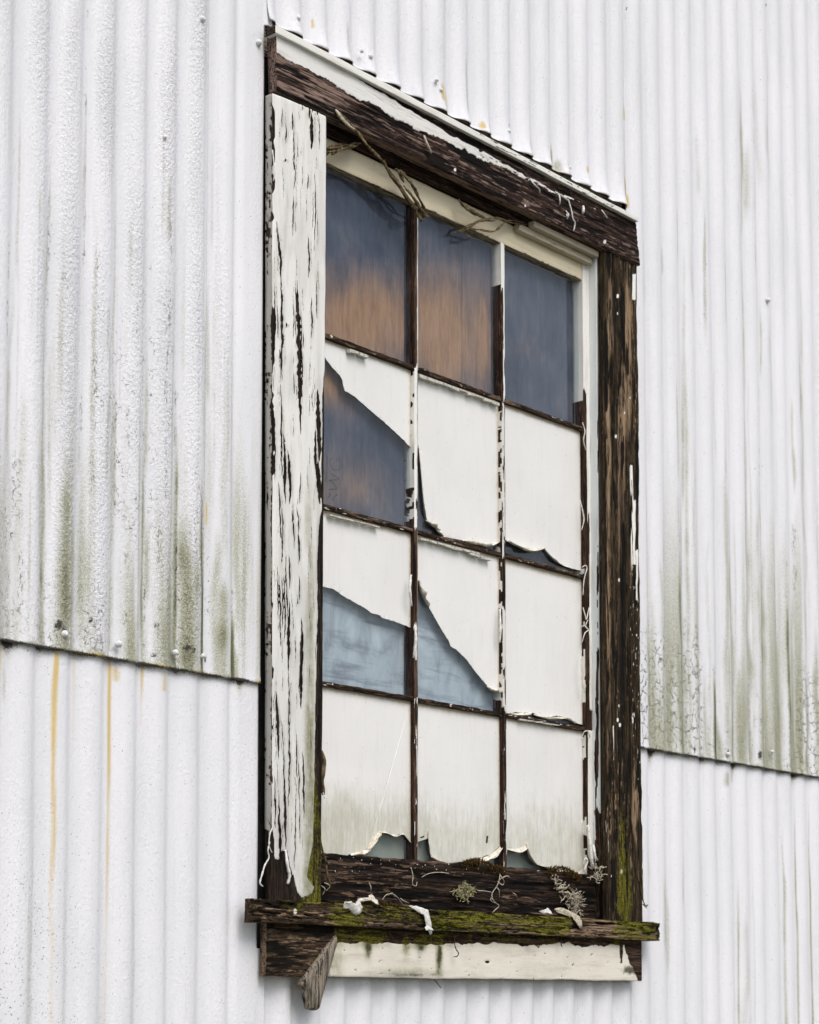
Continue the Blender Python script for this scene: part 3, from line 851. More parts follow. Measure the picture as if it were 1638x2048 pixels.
def head_fn(PX, PY, X, Z, u, v):
    lx = [p[0] for p in HP_LOW]; ly = [p[1] for p in HP_LOW]
    low = np.interp(PX, lx, ly, right=380) + 9 * ss(1150, 950, PX) * (fbm(X * 60, Z * 30, 3) - 0.5) + 1.5 * ss(950, 1100, PX) + 5 * (fbm(X * 240, Z * 120, 4) - 0.5)
    gap = np.interp(PX, [551, 640, 680, 760, 900, 962, 1058, 1120, 1200], [64, 112, 136, 180, 268, 298, 352, 384, 420]) + 7 * (fbm(X * 40, Z * 60, 8) - .5)
    hi = np.interp(PX, [551, 680, 751, 900, 1000, 1058, 1120, 1200], [60, 132, 175, 261, 312, 343, 374, 408])
    p = ss(low + 2.5, low - 2.5, PY)
    worn = ss(0.52, 0.62, fbm(X * 55, Z * 210, 9)) * ss(900, 1000, PX) * 0.9
    tear = ss(0.60, 0.64, fbm(X * 40, (Z + X * 0.02) * 300, 21)) * ss(600, 760, PX)
    p = p * (1 - np.clip(0.55 * worn + 0.35 * tear, 0, 1)) * ss(hi - 1, hi + 3, PY)
    # long split under the cap
    p = p * (1 - (PX > 660) * ss(10, 4, np.abs(PY - (gap - 4))) * ss(660, 760, PX))
    for (x, y, r) in [(1135, 430, 3.2), (1209, 484, 3), (910, 340, 2.6), (1050, 412, 1.8)]:
        p = np.maximum(p, blob(PX, PY, x, y, r, r * 1.5) * 1.2)
    for (x, y, l) in [(1165, 420, 10), (848, 285, 13)]:
        p = np.maximum(p, 0.0)
    pale = 0.95 * ss(840, 600, PX) * ss(0.2, 0.55, fbm(X * 8, Z * 60, 31)) + 0.35 * ss(0.55, 0.7, fbm(X * 22, Z * 160, 33)) * ss(1180, 900, PX)
    return {'paint': p, 'pale': pale, 'moss': 0.30 * ss(1000, 1240, PX) * fbm(X * 30, Z * 50, 6), 'grey': 0.15 + 0 * X, 'grain': 'x', 'disp': 0.0014 * ss(0.3, 0.6, p) + 0.0035 * (fbm(X * 9, Z * 140, 14) - .5) * (1 - p)}


M['head'] = wood_material('head_board_timber', 'x', (0.80, 0.79, 0.76), (0.005, 0.003, 0.0025), (0.030, 0.015, 0.010), (0.12, 0.075, 0.058), (0.27, 0.185, 0.15))
relief('head_board', [(551, 52), (1272, 438), (1282, 531), (556, 180)], 0.034, 0.0088, (0.0016, 0.0010), head_fn, M['head'], win, 0.0022, 26, 3, {'pale': 0.7, 'grey': 0.6, 'paint': lambda X, Z, q: 0.40 * (vn(Z * 300, X * 90, 4) > .5) * (X < 2.7)})


def cap_fn(PX, PY, X, Z, u, v):
    w = 0.9 * ss(0.66, 0.74, fbm(X * 45, Z * 500, 5)) * ss(880, 1000, PX)
    return {'paint': 1 - w, 'grey': 0.25 * ss(760, 980, PX) * fbm(X * 90, Z * 200, 3), 'moss': 0.1 + 0 * X}


relief('cap_moulding', [(551, 49), (1277, 435), (1277, 443), (551, 64)], 0.044, 0.017, (0.003, 0.0014), cap_fn, M['wood_x'], win, 0.0010, 22, 5, {'paint': lambda X, Z, q: np.where(X < 2.6175, 0.0, 0.85), 'grey': 0.25}, arris=0.0004)
# strip of flashing board behind the cap, seen under the cut sheet
box('flashing_strip', 2.619, 3.856, -0.013, -0.03, 3.440, 3.56, M['cream_x'], win, paint=0.5)

# ---- left casing
CRK = [  # x at top, y0, y1, half width px, lean px
    (594, 560, 872, 5.0, 6), (561, 540, 765, 3.0, 2), (560, 760, 960, 2.4, 2), (566, 860, 1010, 3.0, 3), (622, 225, 300, 4.5, 0), (630, 330, 500, 1.6, -2), (584, 225, 262, 2.4, 0), (586, 250, 345, 1.8, 2), (588, 330, 380, 1.6, 0),
    (617, 205, 240, 2.6, 0), (616, 345, 380, 1.8, -2), (586, 390, 470, 2.0, -2), (553, 440, 500, 2.6, 2), (558, 480, 560, 3.2, 3), (616, 470, 560, 2.6, 0), (621, 590, 680, 2.0, 1), (632, 560, 640, 1.6, 1), (601, 600, 820, 1.8, 2),
    (590, 560, 670, 1.6, 1), (586, 600, 680, 1.4, 1), (633, 778, 925, 5.5, 5), (629, 860, 960, 3, 2), (634, 920, 1010, 5.0, 5), (562, 1000, 1130, 2.2, 2), (576, 900, 1010, 3.2, 4), (566, 940, 990, 2, 1), (583, 1010, 1100, 2.0, 4), (556, 960, 1080, 2.5, 3),
    (600, 940, 1010, 2.0, -2), (593, 1010, 1070, 2.0, 2), (577, 1110, 1180, 2.6, 0), (569, 1100, 1215, 1.8, 2), (553, 1130, 1240, 1.6, 2), (557, 1140, 1300, 2.2, 3), (563, 1150, 1260, 1.8, 1), (567, 1150, 1290, 2.4, 1), (577, 1200, 1345, 4.0, -2), (572, 1160, 1240, 1.6, 1),
    (603, 1235, 1420, 4.2, -3), (596, 1060, 1130, 2.6, 1), (598, 1150, 1210, 1.8, 0), (593, 1190, 1215, 1.6, 0), (575, 1340, 1480, 2.2, 2), (578, 1420, 1620, 2.4, -2), (592, 1460, 1560, 2.0, 0), (562, 1440, 1500, 1.6, 0), (566, 1470, 1600, 1.8, 1), (552, 1380, 1520, 3.5, 5),
    (548, 830, 960, 2.0, 1), (549, 560, 700, 1.6, 0), (554, 610, 680, 1.8, 2), (559, 700, 720, 2, 1), (605, 660, 705, 1.5, 0), (587, 745, 790, 1.6, 0), (596, 1520, 1600, 2.0, 1), (604, 1500, 1640, 2.6, 3), (568, 1560, 1700, 3.0, 3), (556, 1600, 1740, 3.2, 4), (590, 1590, 1740, 1.8, -3), (597, 1590, 1690, 1.6, 2),
    (548, 1550, 1660, 2.4, 2), (571, 250, 290, 1.6, 0), (563, 215, 260, 1.4, 0), (571, 318, 324, 2.6, 0), (571, 645, 655, 2.6, 0), (624, 205, 225, 3, 0), (604, 205, 222, 1.6, 0), (637, 230, 300, 1.4, 0), (634, 205, 232, 2.2, 0)]
_rc = random.Random(5)
for _i in range(150):
    _y = _rc.uniform(215, 1680); _l = _rc.uniform(12, 75)
    _x = _rc.choice([550, 556, 562, 568, 586, 590, 600, 616, 620, 631]) + _rc.uniform(-5, 5)
    if _y < 480 and _x < 580 and _rc.random() < 0.75:
        continue
    CRK.append((_x, _y, _y + _l, _rc.uniform(0.45, 0.95), _rc.uniform(-2, 2)))
CAS_POLY = [(500, 150), (700, 150), (700, 700), (650, 730), (645, 770), (642, 905), (641, 930), (640, 985), (643, 1010), (636, 1060), (633, 1130), (634, 1230), (631, 1330), (629, 1480), (627, 1600), (624, 1690), (617, 1728), (613, 1752),
            (620, 1768), (627, 1776), (622, 1788), (604, 1793), (596, 1788), (589, 1760), (580, 1735), (573, 1700), (562, 1702), (555, 1722), (547, 1712), (543, 1690), (540, 1640), (500, 1600)]


def casl_fn(PX, PY, X, Z, u, v):
    qx = PX + 3.2 * (fbm(X * 120, Z * 40, 2) - 0.5); qy = PY + 10 * (fbm(X * 200, Z * 30, 5) - 0.5)
    p = pip(qx, qy, CAS_POLY).astype(float)
    edge = 544 - 1.5 * (PY - 200) / 1600
    p = p * ss(edge - 1 + 3 * ss(0.5, 0.7, fbm(Z * 18, X * 0, 77)), edge + 3 + 6 * ss(0.5, 0.7, fbm(Z * 18, X * 0, 77)), PX)
    lift = np.zeros_like(X)
    for i, (x, y0, y1, w, lean) in enumerate(CRK):
        s = np.clip((PY - y0) / (y1 - y0), 0, 1)
        m = (PY > y0) & (PY < y1)
        c = x + lean * s - 1.3 * (PY - 200) / 1600 * 0 + 2.2 * (vn(PY * 0.05, PY * 0 + i, 40 + i) - 0.5) + 1.1 * (vn(PY * 0.22, PY * 0 + i, 90 + i) - .5)
        hw = w * np.sin(np.pi * s) ** 0.7 * (0.7 + 0.6 * vn(PY * 0.15, PY * 0 + 2 * i, 60 + i)) * (0.92 if w >= 2.8 else 0.76) + 0.01
        p = np.minimum(p, np.where(m, ss(0.6, 1.25, np.abs(PX - c) / hw), 1))
        lift = np.maximum(lift, m * min(1.0, w / 2.2) * np.sin(np.pi * s) * np.exp(-(np.clip(np.abs(PX - c) - hw, 0, 99) / 2.6) ** 2))
    moss = 0.95 * blob(PX, PY, 618, 1320, 11, 420) * ss(620, 1200, PY) + 0.8 * ss(1450, 1700, PY) * ss(580, 620, PX) * 0.9 + 0.5 * blob(PX, PY, 632, 560, 6, 70)
    grey = 0.45 * ss(1000, 1600, PY) * fbm(X * 60, Z * 7, 8) + 0.5 * blob(PX, PY, 636, 1150, 6, 500)
    return {'paint': p, 'pale': 0.1 * ss(1500, 1750, PY), 'moss': moss * fbm(X * 40, Z * 9, 12) * 1.9, 'grey': np.clip(grey + 0.06 + 0.35 * lift + 0.22 * ss(.5, .7, fbm(X * 50, Z * 10, 91)), 0, 1), 'disp': (0.0016 + 0.0026 * lift) * p + 0.002 * (fbm(X * 30, Z * 3, 7) - .5)}


def casl_side(X, Z, q):
    w = 0.60 + 0.55 * (fbm(Z * 150, X * 0 + q * 3, 4, 3) - 0.5) + 0.5 * (fbm(Z * 14, X * 0 + q * 3, 5) - 0.5) - 0.18 * (q < 0.2)
    return np.where(Z < 1.9 + 0.03 * vn(q * 3, Z * 0, 4), 0.15, w) * (X < 2.66)


M['cas_l'] = wood_material('left_casing_timber', 'z', (0.80, 0.79, 0.755), (0.004, 0.003, 0.0022), (0.018, 0.011, 0.007), (0.06, 0.038, 0.026))
relief('side_casing', [(545, 186), (652, 232), (643, 1822), (544, 1806)], 0.028, 0.0088, (0.0010, 0.0030), casl_fn, M['cas_l'], win, 0.0012, 16, 8, {'paint': casl_side, 'grey': 1.0, 'pale': 0.3, 'moss': 0.12})

# ---- right casing
def casr_fn(PX, PY, X, Z, u, v):
    p = np.zeros_like(X)
    f = fbm(X * 180, Z * 9, 3)
    for (xc, y0, y1, w) in [(1269, 548, 600, 3), (1264, 930, 1010, 3.5), (1268, 1000, 1130, 3.5), (1274, 1100, 1200, 2.0), (1228, 1450, 1520, 0.8)]:
        p = np.maximum(p, (PY > y0) * (PY < y1) * ss(w + 1, w - 1, np.abs(PX - xc + 6 * (f - .5))) * ss(0.25, 0.4, f))
    p = np.maximum(p, (PX > 1262) * (PY > 1130) * (PY < 1560) * ss(0.72, 0.78, fbm(X * 500, Z * 60, 51)))
    sp = ((_hash(np.floor(X * 260), np.floor(Z * 170), 3) > 0.9993)) * (PY > 520)
    for (x, y) in [(1236, 592), (1231, 873), (1238, 1160), (1236, 1440), (1240, 1450), (1242, 1743)]:
        p = np.maximum(p, 1.2 * blob(PX, PY, x, y, 2.0, 4.5))
    p = np.maximum(p, sp * 0.9)
    pale = 0.05 + 1.1 * blob(PX, PY, 1256, 700, 7, 170) + 1.0 * blob(PX, PY, 1240, 1000, 5, 330) + 0.9 * blob(PX, PY, 1246, 900, 4, 130) + 0.7 * blob(PX, PY, 1217, 1000, 6, 600) + 1.4 * blob(PX, PY, 1272, 1610, 6, 75) + 0.7 * blob(PX, PY, 1225, 620, 5, 90) + 0.9 * blob(PX, PY, 1262, 1120, 3, 90)
    moss = 1.15 * blob(PX, PY, 1250, 1790, 16, 75) + 0.55 * blob(PX, PY, 1245, 1660, 12, 80) + 0.3 * blob(PX, PY, 1244, 930, 5, 60)
    dark = 0.9 * blob(PX, PY, 1244, 1250, 11, 420) + 0.8 * blob(PX, PY, 1228, 620, 9, 120) + 0.9 * blob(PX, PY, 1261, 1350, 3, 400)
    gro = -0.004 * ss(3.5, 0.5, np.abs(PX - (1262 + 2 * (vn(Z * 8, X * 0, 3) - .5))))*ss(900,1050,PY)
    return {'paint': p, 'pale': pale, 'moss': moss, 'dark': dark, 'grain': 'z', 'disp': gro + 0.007 * (fbm(X * 110, Z * 6, 7) - .5) + 0.003 * (fbm(X * 300, Z * 30, 17) - .5)}


M['cas_r'] = wood_material('right_casing_timber', 'z', (0.80, 0.79, 0.74), (0.005, 0.0035, 0.002), (0.034, 0.022, 0.010), (0.105, 0.074, 0.042), (0.32, 0.22, 0.135))
relief('side_casing', [(1210, 494), (1274, 527), (1286, 1848), (1217, 1842)], 0.028, 0.0085, (0.0010, 0.0032), casr_fn, M['cas_r'], win, 0.0016, 20, 18, {'pale': 0.3})

# ---- head jamb and stops (soffit of the recess)
box('head_jamb', 2.776, 3.722, 0.003, -0.095, 3.352, 3.385, M['head'], win)
box('head_stop', 2.79, 3.722, -0.002, -0.016, 3.338, 3.3515, M['head'], win, pale=0.1)
box('head_stop', 3.470, 3.719, 0.014, -0.0015, 3.3375, 3.3510, M['stop_x'], win, paint=0.58, bev=0.0006)
box('head_stop', 3.435, 3.712, 0.000, -0.0155, 3.3215, 3.3370, M['stop_x'], win, paint=0.56, bev=0.0006)['label'] = 'warped grey-cream stop under the head'

# ---- jambs
def jamb_geo(x0, x1, name, mat, side_fn):
    t0, t1, z0, z1 = 0.004, -0.095, 1.79, 3.352
    nz = 420; nt = 40
    zs = np.linspace(z1, z0, nz); ts = np.linspace(t1, t0, nt)
    T, Z = np.meshgrid(ts, zs)
    X = np.full_like(T, x0)
    PX, PY = proj(X, -T, Z)
    at = side_fn(PX, PY, T, Z)
    dd = at.pop('disp', 0)
    X = X - dd
    V = np.stack([X, -T, Z], -1).reshape(-1, 3)
    i = np.arange(nz * nt).reshape(nz, nt)
    f = np.stack([i[:-1, :-1], i[1:, :-1], i[1:, 1:], i[:-1, 1:]], -1).reshape(-1, 4).tolist()
    n0 = len(V)
    B = V.copy().reshape(nz, nt, 3)
    corners = [(x1, -t1, z1), (x1, -t0, z1), (x1, -t0, z0), (x1, -t1, z0)]
    V = np.concatenate([V, np.array(corners)])
    f += [[int(q) for q in i[0, :]] + [n0 + 1, n0], [int(q) for q in i[:, -1]] + [n0 + 2, n0 + 1], [int(q) for q in i[-1, ::-1]] + [n0 + 3, n0 + 2], [int(q) for q in i[::-1, 0]] + [n0, n0 + 3], [n0, n0 + 1, n0 + 2, n0 + 3]]
    AT = {a: np.concatenate([np.broadcast_to(np.asarray(at.get(a, 0.0), float), T.shape).reshape(-1), np.zeros(4)]) for a in ATTRS}
    return mk(name, V, f, mat, win, AT, True, flat_from=(nz - 1) * (nt - 1))


def jambr_fn(PX, PY, T, Z):
    p = np.ones_like(T)
    cr = np.abs(PX - (1196 + 2 * (vn(Z * 12, T * 0, 3) - .5) - 3 * ss(1300, 1600, PY)))
    w = 2.6 * ss(0.45, 0.6, fbm(Z * 14, T * 0, 9)) * (0.3 + 0.7 * ss(900, 1200, PY)) + 4.5 * blob(PX * 0, PY, 0, 1530, 1, 40) + 0.01
    p = p * ss(0.7, 1.3, cr / w)
    # rotten lower end
    p = p * (1 - ss(1600, 1640, PY + 26 * (fbm(T * 160, Z * 20, 5) - .5)) * ss(1190, 1194, PX) * ss(1206 + (PY - 1600) * .02, 1202 + (PY - 1600) * 0.02, PX))
    p = p * (1 - ss(1715, 1735, PY + 60 * (fbm(T * 190, Z * 9, 6) - .5)))
    p = p * ss(0.30, 0.36, fbm(T * 260, Z * 14, 15) + 0.25 * ss(1500, 1000, PY))
    return {'paint': p, 'moss': 0.25 * ss(1450, 1700, PY), 'disp': 0.0014 * p}


jamb_geo(3.7238, 3.760, 'side_jamb', M['jamb_z'], jambr_fn)
box('side_jamb', 2.735, 2.772, 0.004, -0.095, 1.79, 3.352, M['wood_z'], win, paint=0.7)

# ---- sash
TS, TG = -0.017, -0.0295
ROW = [3.2835, 2.9275, 2.5786, 2.2240, 1.880]     # centre lines of the horizontal members
COL = [2.8065, 3.1012, 3.3962, 3.6970]
def rail_fn(PX, PY, X, Z, u, v):
    return {'paint': 1.12 + 0 * X - 0.75 * (v > 0.97) - 0.5 * ss(0.66, 0.7, fbm(X * 90, Z * 200, 3)), 'grey': 0.12 * fbm(X * 30, Z * 80, 2)}


relief('sash_rail', {'x0': 2.770, 'x1': 3.6955, 'z0': ROW[0], 'z1': 3.3362}, TS, -0.05, (0.003, 0.003), rail_fn, M['cream_x'], win, 0.0008, 30, 2, {'paint': 0.48, 'pale': 0.7})


def stile_fn(PX, PY, X, Z, u, v):
    low = ss(760, 800, PY + 40 * (fbm(X * 200, Z * 12, 4) - .5))
    p = 1 - low * ss(3.709 , 3.706, X + 0.003 * (fbm(Z * 22, X * 0, 4) - .5) ) * ss(1780, 1000, PY)
    p = p * (1 - 0.9 * ss(1000, 1060, PY) * ss(0.40, 0.5, fbm(X * 220, Z * 11, 6)) * (PY < 1470))
    p = np.maximum(p * ss(1100, 1000, PY), (PX > 1178.5 + 1.2 * (fbm(Z * 40, X * 0, 8) - .5)) * ss(1440, 1400, PY)) + (PY > 1460) * ss(1174, 1177, PX) * ss(1735, 1700, PY)
    return {'paint': np.clip(p, 0, 1), 'pale': 0.4 * fbm(X * 90, Z * 12, 3), 'disp': 0.0012 * np.clip(p, 0, 1)}


M['redwood_z'] = wood_material('bare_red_brown_sash', 'z', (0.80, 0.79, 0.74), (0.006, 0.0035, 0.0025), (0.036, 0.017, 0.010), (0.10, 0.058, 0.040), (0.27, 0.19, 0.14))
M['redwood_x'] = wood_material('bare_red_brown_glazing_bar', 'x', (0.72, 0.69, 0.60), (0.006, 0.0035, 0.0025), (0.030, 0.016, 0.009), (0.10, 0.062, 0.040), (0.25, 0.18, 0.12))


def stile_side(X, Z, q):
    up = ss(2.99, 3.0, Z) * 0.95
    mid = (fbm(Z * 30, X * 0 + q, 6) > 0.56) * (Z < 2.6) * 0.9
    return np.maximum(up, mid * (X < 3.71))


relief('sash_stile', {'x0': 3.6970, 'x1': 3.7222, 'z0': 1.80, 'z1': 3.3362}, TS, -0.05, (0.0012, 0.004), stile_fn, M['redwood_z'], win, 0.0012, 18, 12, {'paint': stile_side, 'pale': 0.3})
box('sash_stile', 2.7735, 2.8065, TS, -0.05, 1.80, 3.3362, M['wood_z'], win, paint=0.7)

# bottom rail, mostly bare and rotten
def brail_fn(PX, PY, X, Z, u, v):
    p = np.zeros_like(X)
    p = np.maximum(p, (fbm(X * 160, Z * 260, 8) > 0.78) * ss(1770, 1730, PY))
    return {'paint': p, 'pale': 0.42 * ss(0.42, 0.62, fbm(X * 16, Z * 140, 4)), 'moss': 0.25 * fbm(X * 20, Z * 40, 3), 'grain': 'x', 'disp': 0.010 * (fbm(X * 12, Z * 110, 6) - .5)}


M['rot_x'] = wood_material('rotten_bottom_rail_timber', 'x', (0.70, 0.68, 0.60), (0.004, 0.0028, 0.002), (0.018, 0.010, 0.006), (0.065, 0.040, 0.026), (0.17, 0.11, 0.075))
relief('sash_rail', {'x0': 2.790, 'x1': 3.716, 'z0': 1.776, 'z1': ROW[4] + 0.010}, -0.006, -0.05, (0.0022, 0.0016), brail_fn, M['rot_x'], win, 0.004, 26, 22)['label'] = 'dark rotten bottom rail with bare fibres'

# vertical glazing bars
BW = 0.0122
def vbar(ci, fn, side):
    return relief('glazing_bar', {'x0': COL[ci] - BW / 2, 'x1': COL[ci] + BW / 2, 'z0': ROW[4] + 0.004, 'z1': ROW[0] + 0.001}, TS, -0.045, (0.0011, 0.0035), fn, M['redwood_z'], win, 0.0012, 24, 30 + ci, side)


def bar1_fn(PX, PY, X, Z, u, v):
    PY = PY + 36 * (fbm(X * 300, Z * 30, 61) - .5)
    n = fbm(X * 260, Z * 22, 6); e = 1.6 * (fbm(Z * 50, X * 0, 3) - .5)
    p = (PY > 430) * (PY < 735) * ss(0.72, 0.80, u + 0.5 * (n - .5)) * 0.9
    p = np.maximum(p, (PY > 735) * (PY < 1058) * ss(0.80, 0.70, u + e * .1 ) * ss(0.24, 0.30, n))
    p = np.maximum(p, (PY > 1250) * (PY < 1318) * (u < 0.75) * (n > .36))
    p = np.maximum(p, (PY > 1390) * (PY < 1560) * (n > 0.5) * (u < 0.75))
    p = np.maximum(p, (PY > 1600) * (PY < 1690) * (n > 0.58) * (u < 0.6))
    return {'paint': p, 'pale': 0.35 + 0.4 * (u > .7), 'grey': 0.3 * (PY > 1300), 'disp': 0.001 * p}


def bar2_fn(PX, PY, X, Z, u, v):
    PY = PY + 36 * (fbm(X * 300, Z * 30, 63) - .5)
    n = fbm(X * 260, Z * 22, 16)
    p = (PY < 575) * 1.0
    p = np.maximum(p, (PY > 560) * (PY < 690) * ss(0.55, 0.7, u + 0.4 * (n - .5)))
    p = np.maximum(p, (PY > 675) * (PY < 800) * (n > .42) * ss(.3, .5, u + .5 * (n - .5)))
    p = np.maximum(p, (PY > 810) * (PY < 1110) * ss(0.80, 0.62, u + 0.3 * (n - .5)) * (n > .36))
    p = np.maximum(p, (PY > 1216) * (PY < 1420) * ss(0.86, 0.7, u + 0.2 * (n - .5)) * (n > .30))
    p = np.maximum(p, (PY > 1440) * (n > 0.66))
    return {'paint': p, 'pale': 0.3 + 0 * X, 'grey': 0.35 * (PY > 800), 'disp': 0.001 * p}


vbar(1, bar1_fn, {'paint': lambda X, Z, q: ((Z < 2.92) & (Z > 2.60)) * ss(.38, .48, fbm(Z * 60, X * 0 + q * 2, 5)) * 0.9 * (X < COL[1]), 'pale': 0.05})
vbar(2, bar2_fn, {'paint': lambda X, Z, q: np.maximum((Z > 3.19) * 0.9, ((Z < 2.9) & (Z > 2.24)) * ss(.46, .54, fbm(Z * 45, X * 0 + q * 2, 9)) * 0.85) * (X < COL[2]), 'pale': 0.05})

# horizontal glazing bars, butted between the verticals
HB = 0.0092
def hbar_fn(PX, PY, X, Z, u, v):
    n = fbm(X * 70, Z * 240, 26)
    return {'paint': (n > 0.72) * 0.7, 'pale': 0.45 * ss(.4, .6, fbm(X * 30, Z * 200, 3)), 'moss': 0.12 + 0 * X, 'disp': 0.003 * (n - .5)}


edges = [(COL[0], COL[1] - BW / 2), (COL[1] + BW / 2, COL[2] - BW / 2), (COL[2] + BW / 2, COL[3])]
for ri in (1, 2, 3):
    for ci, (a, b) in enumerate(edges):
        relief('glazing_bar', {'x0': a, 'x1': b, 'z0': ROW[ri] - HB / 2, 'z1': ROW[ri] + HB / 2}, TS - 0.0015, -0.045, (0.0022, 0.0012), hbar_fn, M['redwood_x'], win, 0.0014, 40, ri * 7 + ci, {'pale': 0.25})

# ---- glass panes with what is left of their white film
FILM = {
    (1, 0): [[(600, 640), (845, 640), (845, 897), (820, 894), (810, 883), (775, 850), (733.5, 815), (709, 793), (698, 786), (689.5, 782), (686, 770), (683.5, 757), (674, 744), (665, 736), (656, 724), (648, 713), (600, 660)]],
    (1, 1): [[(820, 700), (1025, 700), (1025, 1087), (994, 1086), (975, 1089), (959, 1087), (940, 1083), (921, 1080), (905, 1077), (889, 1074), (876, 1060), (868, 1050), (854, 1040), (848, 1005), (843, 942), (837, 895), (820, 880)]],
    (1, 2): [[(990, 760), (1190, 760), (1190, 1144), (1160, 1141), (1136, 1135), (1118, 1126), (1105, 1116), (1096, 1104), (1087, 1096), (1070, 1097), (1058, 1096), (1044, 1094), (1030, 1088), (1013, 1080), (990, 1078)]],
    (2, 0): [[(600, 980), (845, 980), (845, 1262), (820, 1255), (800, 1247), (777, 1239), (765, 1236), (760, 1231), (742, 1226), (738, 1222), (728, 1215), (711, 1206), (692, 1195), (680, 1187), (665, 1177), (655, 1175), (643, 1172), (600, 1170)]],
    (2, 1): [[(820, 1040), (1025, 1040), (1025, 1388), (998, 1381), (984, 1378), (976, 1373), (962, 1357), (948, 1340), (933, 1319), (926, 1312), (912, 1299), (901, 1293), (898, 1283), (886, 1264), (872, 1240), (857, 1214), (846, 1190), (837, 1165), (820, 1140)]],
    (2, 2): [[(990, 1090), (1190, 1090), (1190, 1455), (1155, 1447), (1140, 1437), (1113, 1431), (1100, 1434), (1083, 1434), (1074, 1429), (1060, 1424), (1045, 1426), (1030, 1424), (1014, 1428), (990, 1428)]],
    (3, 0): [[(600, 1340), (845, 1340), (845, 1700), (822, 1684), (816, 1677), (805, 1667), (798, 1668), (794, 1671), (786, 1669), (777, 1665), (766, 1663), (758, 1662), (746, 1675), (738, 1686), (736, 1697), (725, 1702), (707, 1706), (690, 1712), (600, 1718)]],
    (3, 1): [[(857, 1660), (820, 1692), (820, 1380), (1025, 1380), (1025, 1690), (1004, 1688), (992, 1698), (981, 1709), (968, 1712), (956, 1718), (930, 1722), (900, 1726), (881, 1722), (866, 1716), (859, 1706)]],
    (3, 2): [[(990, 1410), (1190, 1410), (1190, 1760), (1144, 1748), (1120, 1742), (1102, 1737), (1085, 1731), (1068, 1725), (1060, 1716), (1054, 1700), (1051, 1684), (1048, 1692), (1040, 1699), (1028, 1697), (1012, 1695), (990, 1698)]],
}
HOLE_FILM = (973.6, 1672)


def ragged(poly, t, amp, seed):
    """World outline of a torn edge: subdivided with small random bites."""
    rnd = random.Random(seed)
    out = []
    n = len(poly)
    for i in range(n):
        a = P(*poly[i], t); b = P(*poly[(i + 1) % n], t)
        L = np.linalg.norm(b - a)
        k = max(1, int(L / 0.004))
        for q in range(k):
            s = q / k
            p = a + (b - a) * s
            if q:
                p = p + np.array((rnd.uniform(-amp, amp), 0, rnd.uniform(-amp, amp)))
            out.append(p)
    return out


def clip_rect(pts, x0, x1, z0, z1):
    def cl(pts, inside, inter):
        o = []
        for i in range(len(pts)):
            a = pts[i - 1]; b = pts[i]
            ia, ib = inside(a), inside(b)
            if ib:
                if not ia:
                    o.append(inter(a, b))
                o.append(b)
            elif ia:
                o.append(inter(a, b))
        return o
    def ix(c, ax):
        return lambda a, b: a + (b - a) * ((c - a[ax]) / (b[ax] - a[ax]))
    pts = cl(pts, lambda p: p[0] >= x0, ix(x0, 0)); pts = cl(pts, lambda p: p[0] <= x1, ix(x1, 0))
    pts = cl(pts, lambda p: p[2] >= z0, ix(z0, 2)); pts = cl(pts, lambda p: p[2] <= z1, ix(z1, 2))
    return pts


def film(ri, ci, x0, x1, z0, z1, pane, polys):
    tf = TG + 0.0012
    bm = bmesh.new()
    for poly in polys:
        pts = clip_rect(ragged(poly, tf, 0.0007, ri * 10 + ci), x0, x1, z0, z1)
        clean = []
        for p in pts:
            if not clean or np.linalg.norm(p - clean[-1]) > 0.0004:
                clean.append(p)
        if np.linalg.norm(clean[0] - clean[-1]) < 0.0004:
            clean.pop()
        vs = [bm.verts.new((p[0], p[1], p[2])) for p in clean]
        bm.faces.new(vs)
    bmesh.ops.triangulate(bm, faces=bm.faces[:])
    # cut into small pieces so that staining can follow the film
    for zc in np.arange(z0 + 0.012, z1, 0.016):
        bmesh.ops.bisect_plane(bm, geom=bm.verts[:] + bm.edges[:] + bm.faces[:], plane_co=(0, 0, zc), plane_no=(0, 0, 1))
    for xc in np.arange(x0 + 0.012, x1, 0.020):
        bmesh.ops.bisect_plane(bm, geom=bm.verts[:] + bm.edges[:] + bm.faces[:], plane_co=(xc, 0, 0), plane_no=(1, 0, 0))
    if (ri, ci) == (3, 1):
        h = P(*HOLE_FILM, tf)
        kill = [f for f in bm.faces if (f.calc_center_median() - Vector(h)).length < 0.0085]
        bmesh.ops.delete(bm, geom=kill, context='FACES')
    bm.normal_update()
    bm.verts.index_update()
    V = np.array([tuple(v.co) for v in bm.verts])
    Fc = [[v.index for v in f.verts] for f in bm.faces]
    if Fc:
        nrm = bm.faces[0].normal if False else None
    bm.free()
    d = np.minimum.reduce([V[:, 0] - x0, x1 - V[:, 0], V[:, 2] - z0, z1 - V[:, 2]])
    PX, PY = proj(V[:, 0], V[:, 1], V[:, 2])
    at = {'edge': 1.25 * np.exp(-d / 0.0065) + 0.32 * np.exp(-(z1 - V[:, 2]) / 0.014) + 0.16 * ss(.5, .75, fbm(V[:, 0] * 14, V[:, 2] * 10, ri * 3 + ci)),
          'algae': (ss(1515, 1650 + 25 * ci, PY - 60 * (fbm(V[:, 0] * 22, V[:, 2] * 3, 5 + ci) - .5)) * (0.62 + 0.25 * (vn(V[:, 0] * 9, V[:, 2] * 5, 8) - .5)) if ri == 3 else 0.10 * np.exp(-(V[:, 2] - z0) / 0.05))}
    o = mk('paint_film', V, Fc, M['film'], pane, at, False)
    so = o.modifiers.new('thickness', 'SOLIDIFY'); so.thickness = 0.0013; so.offset = 0
    return o


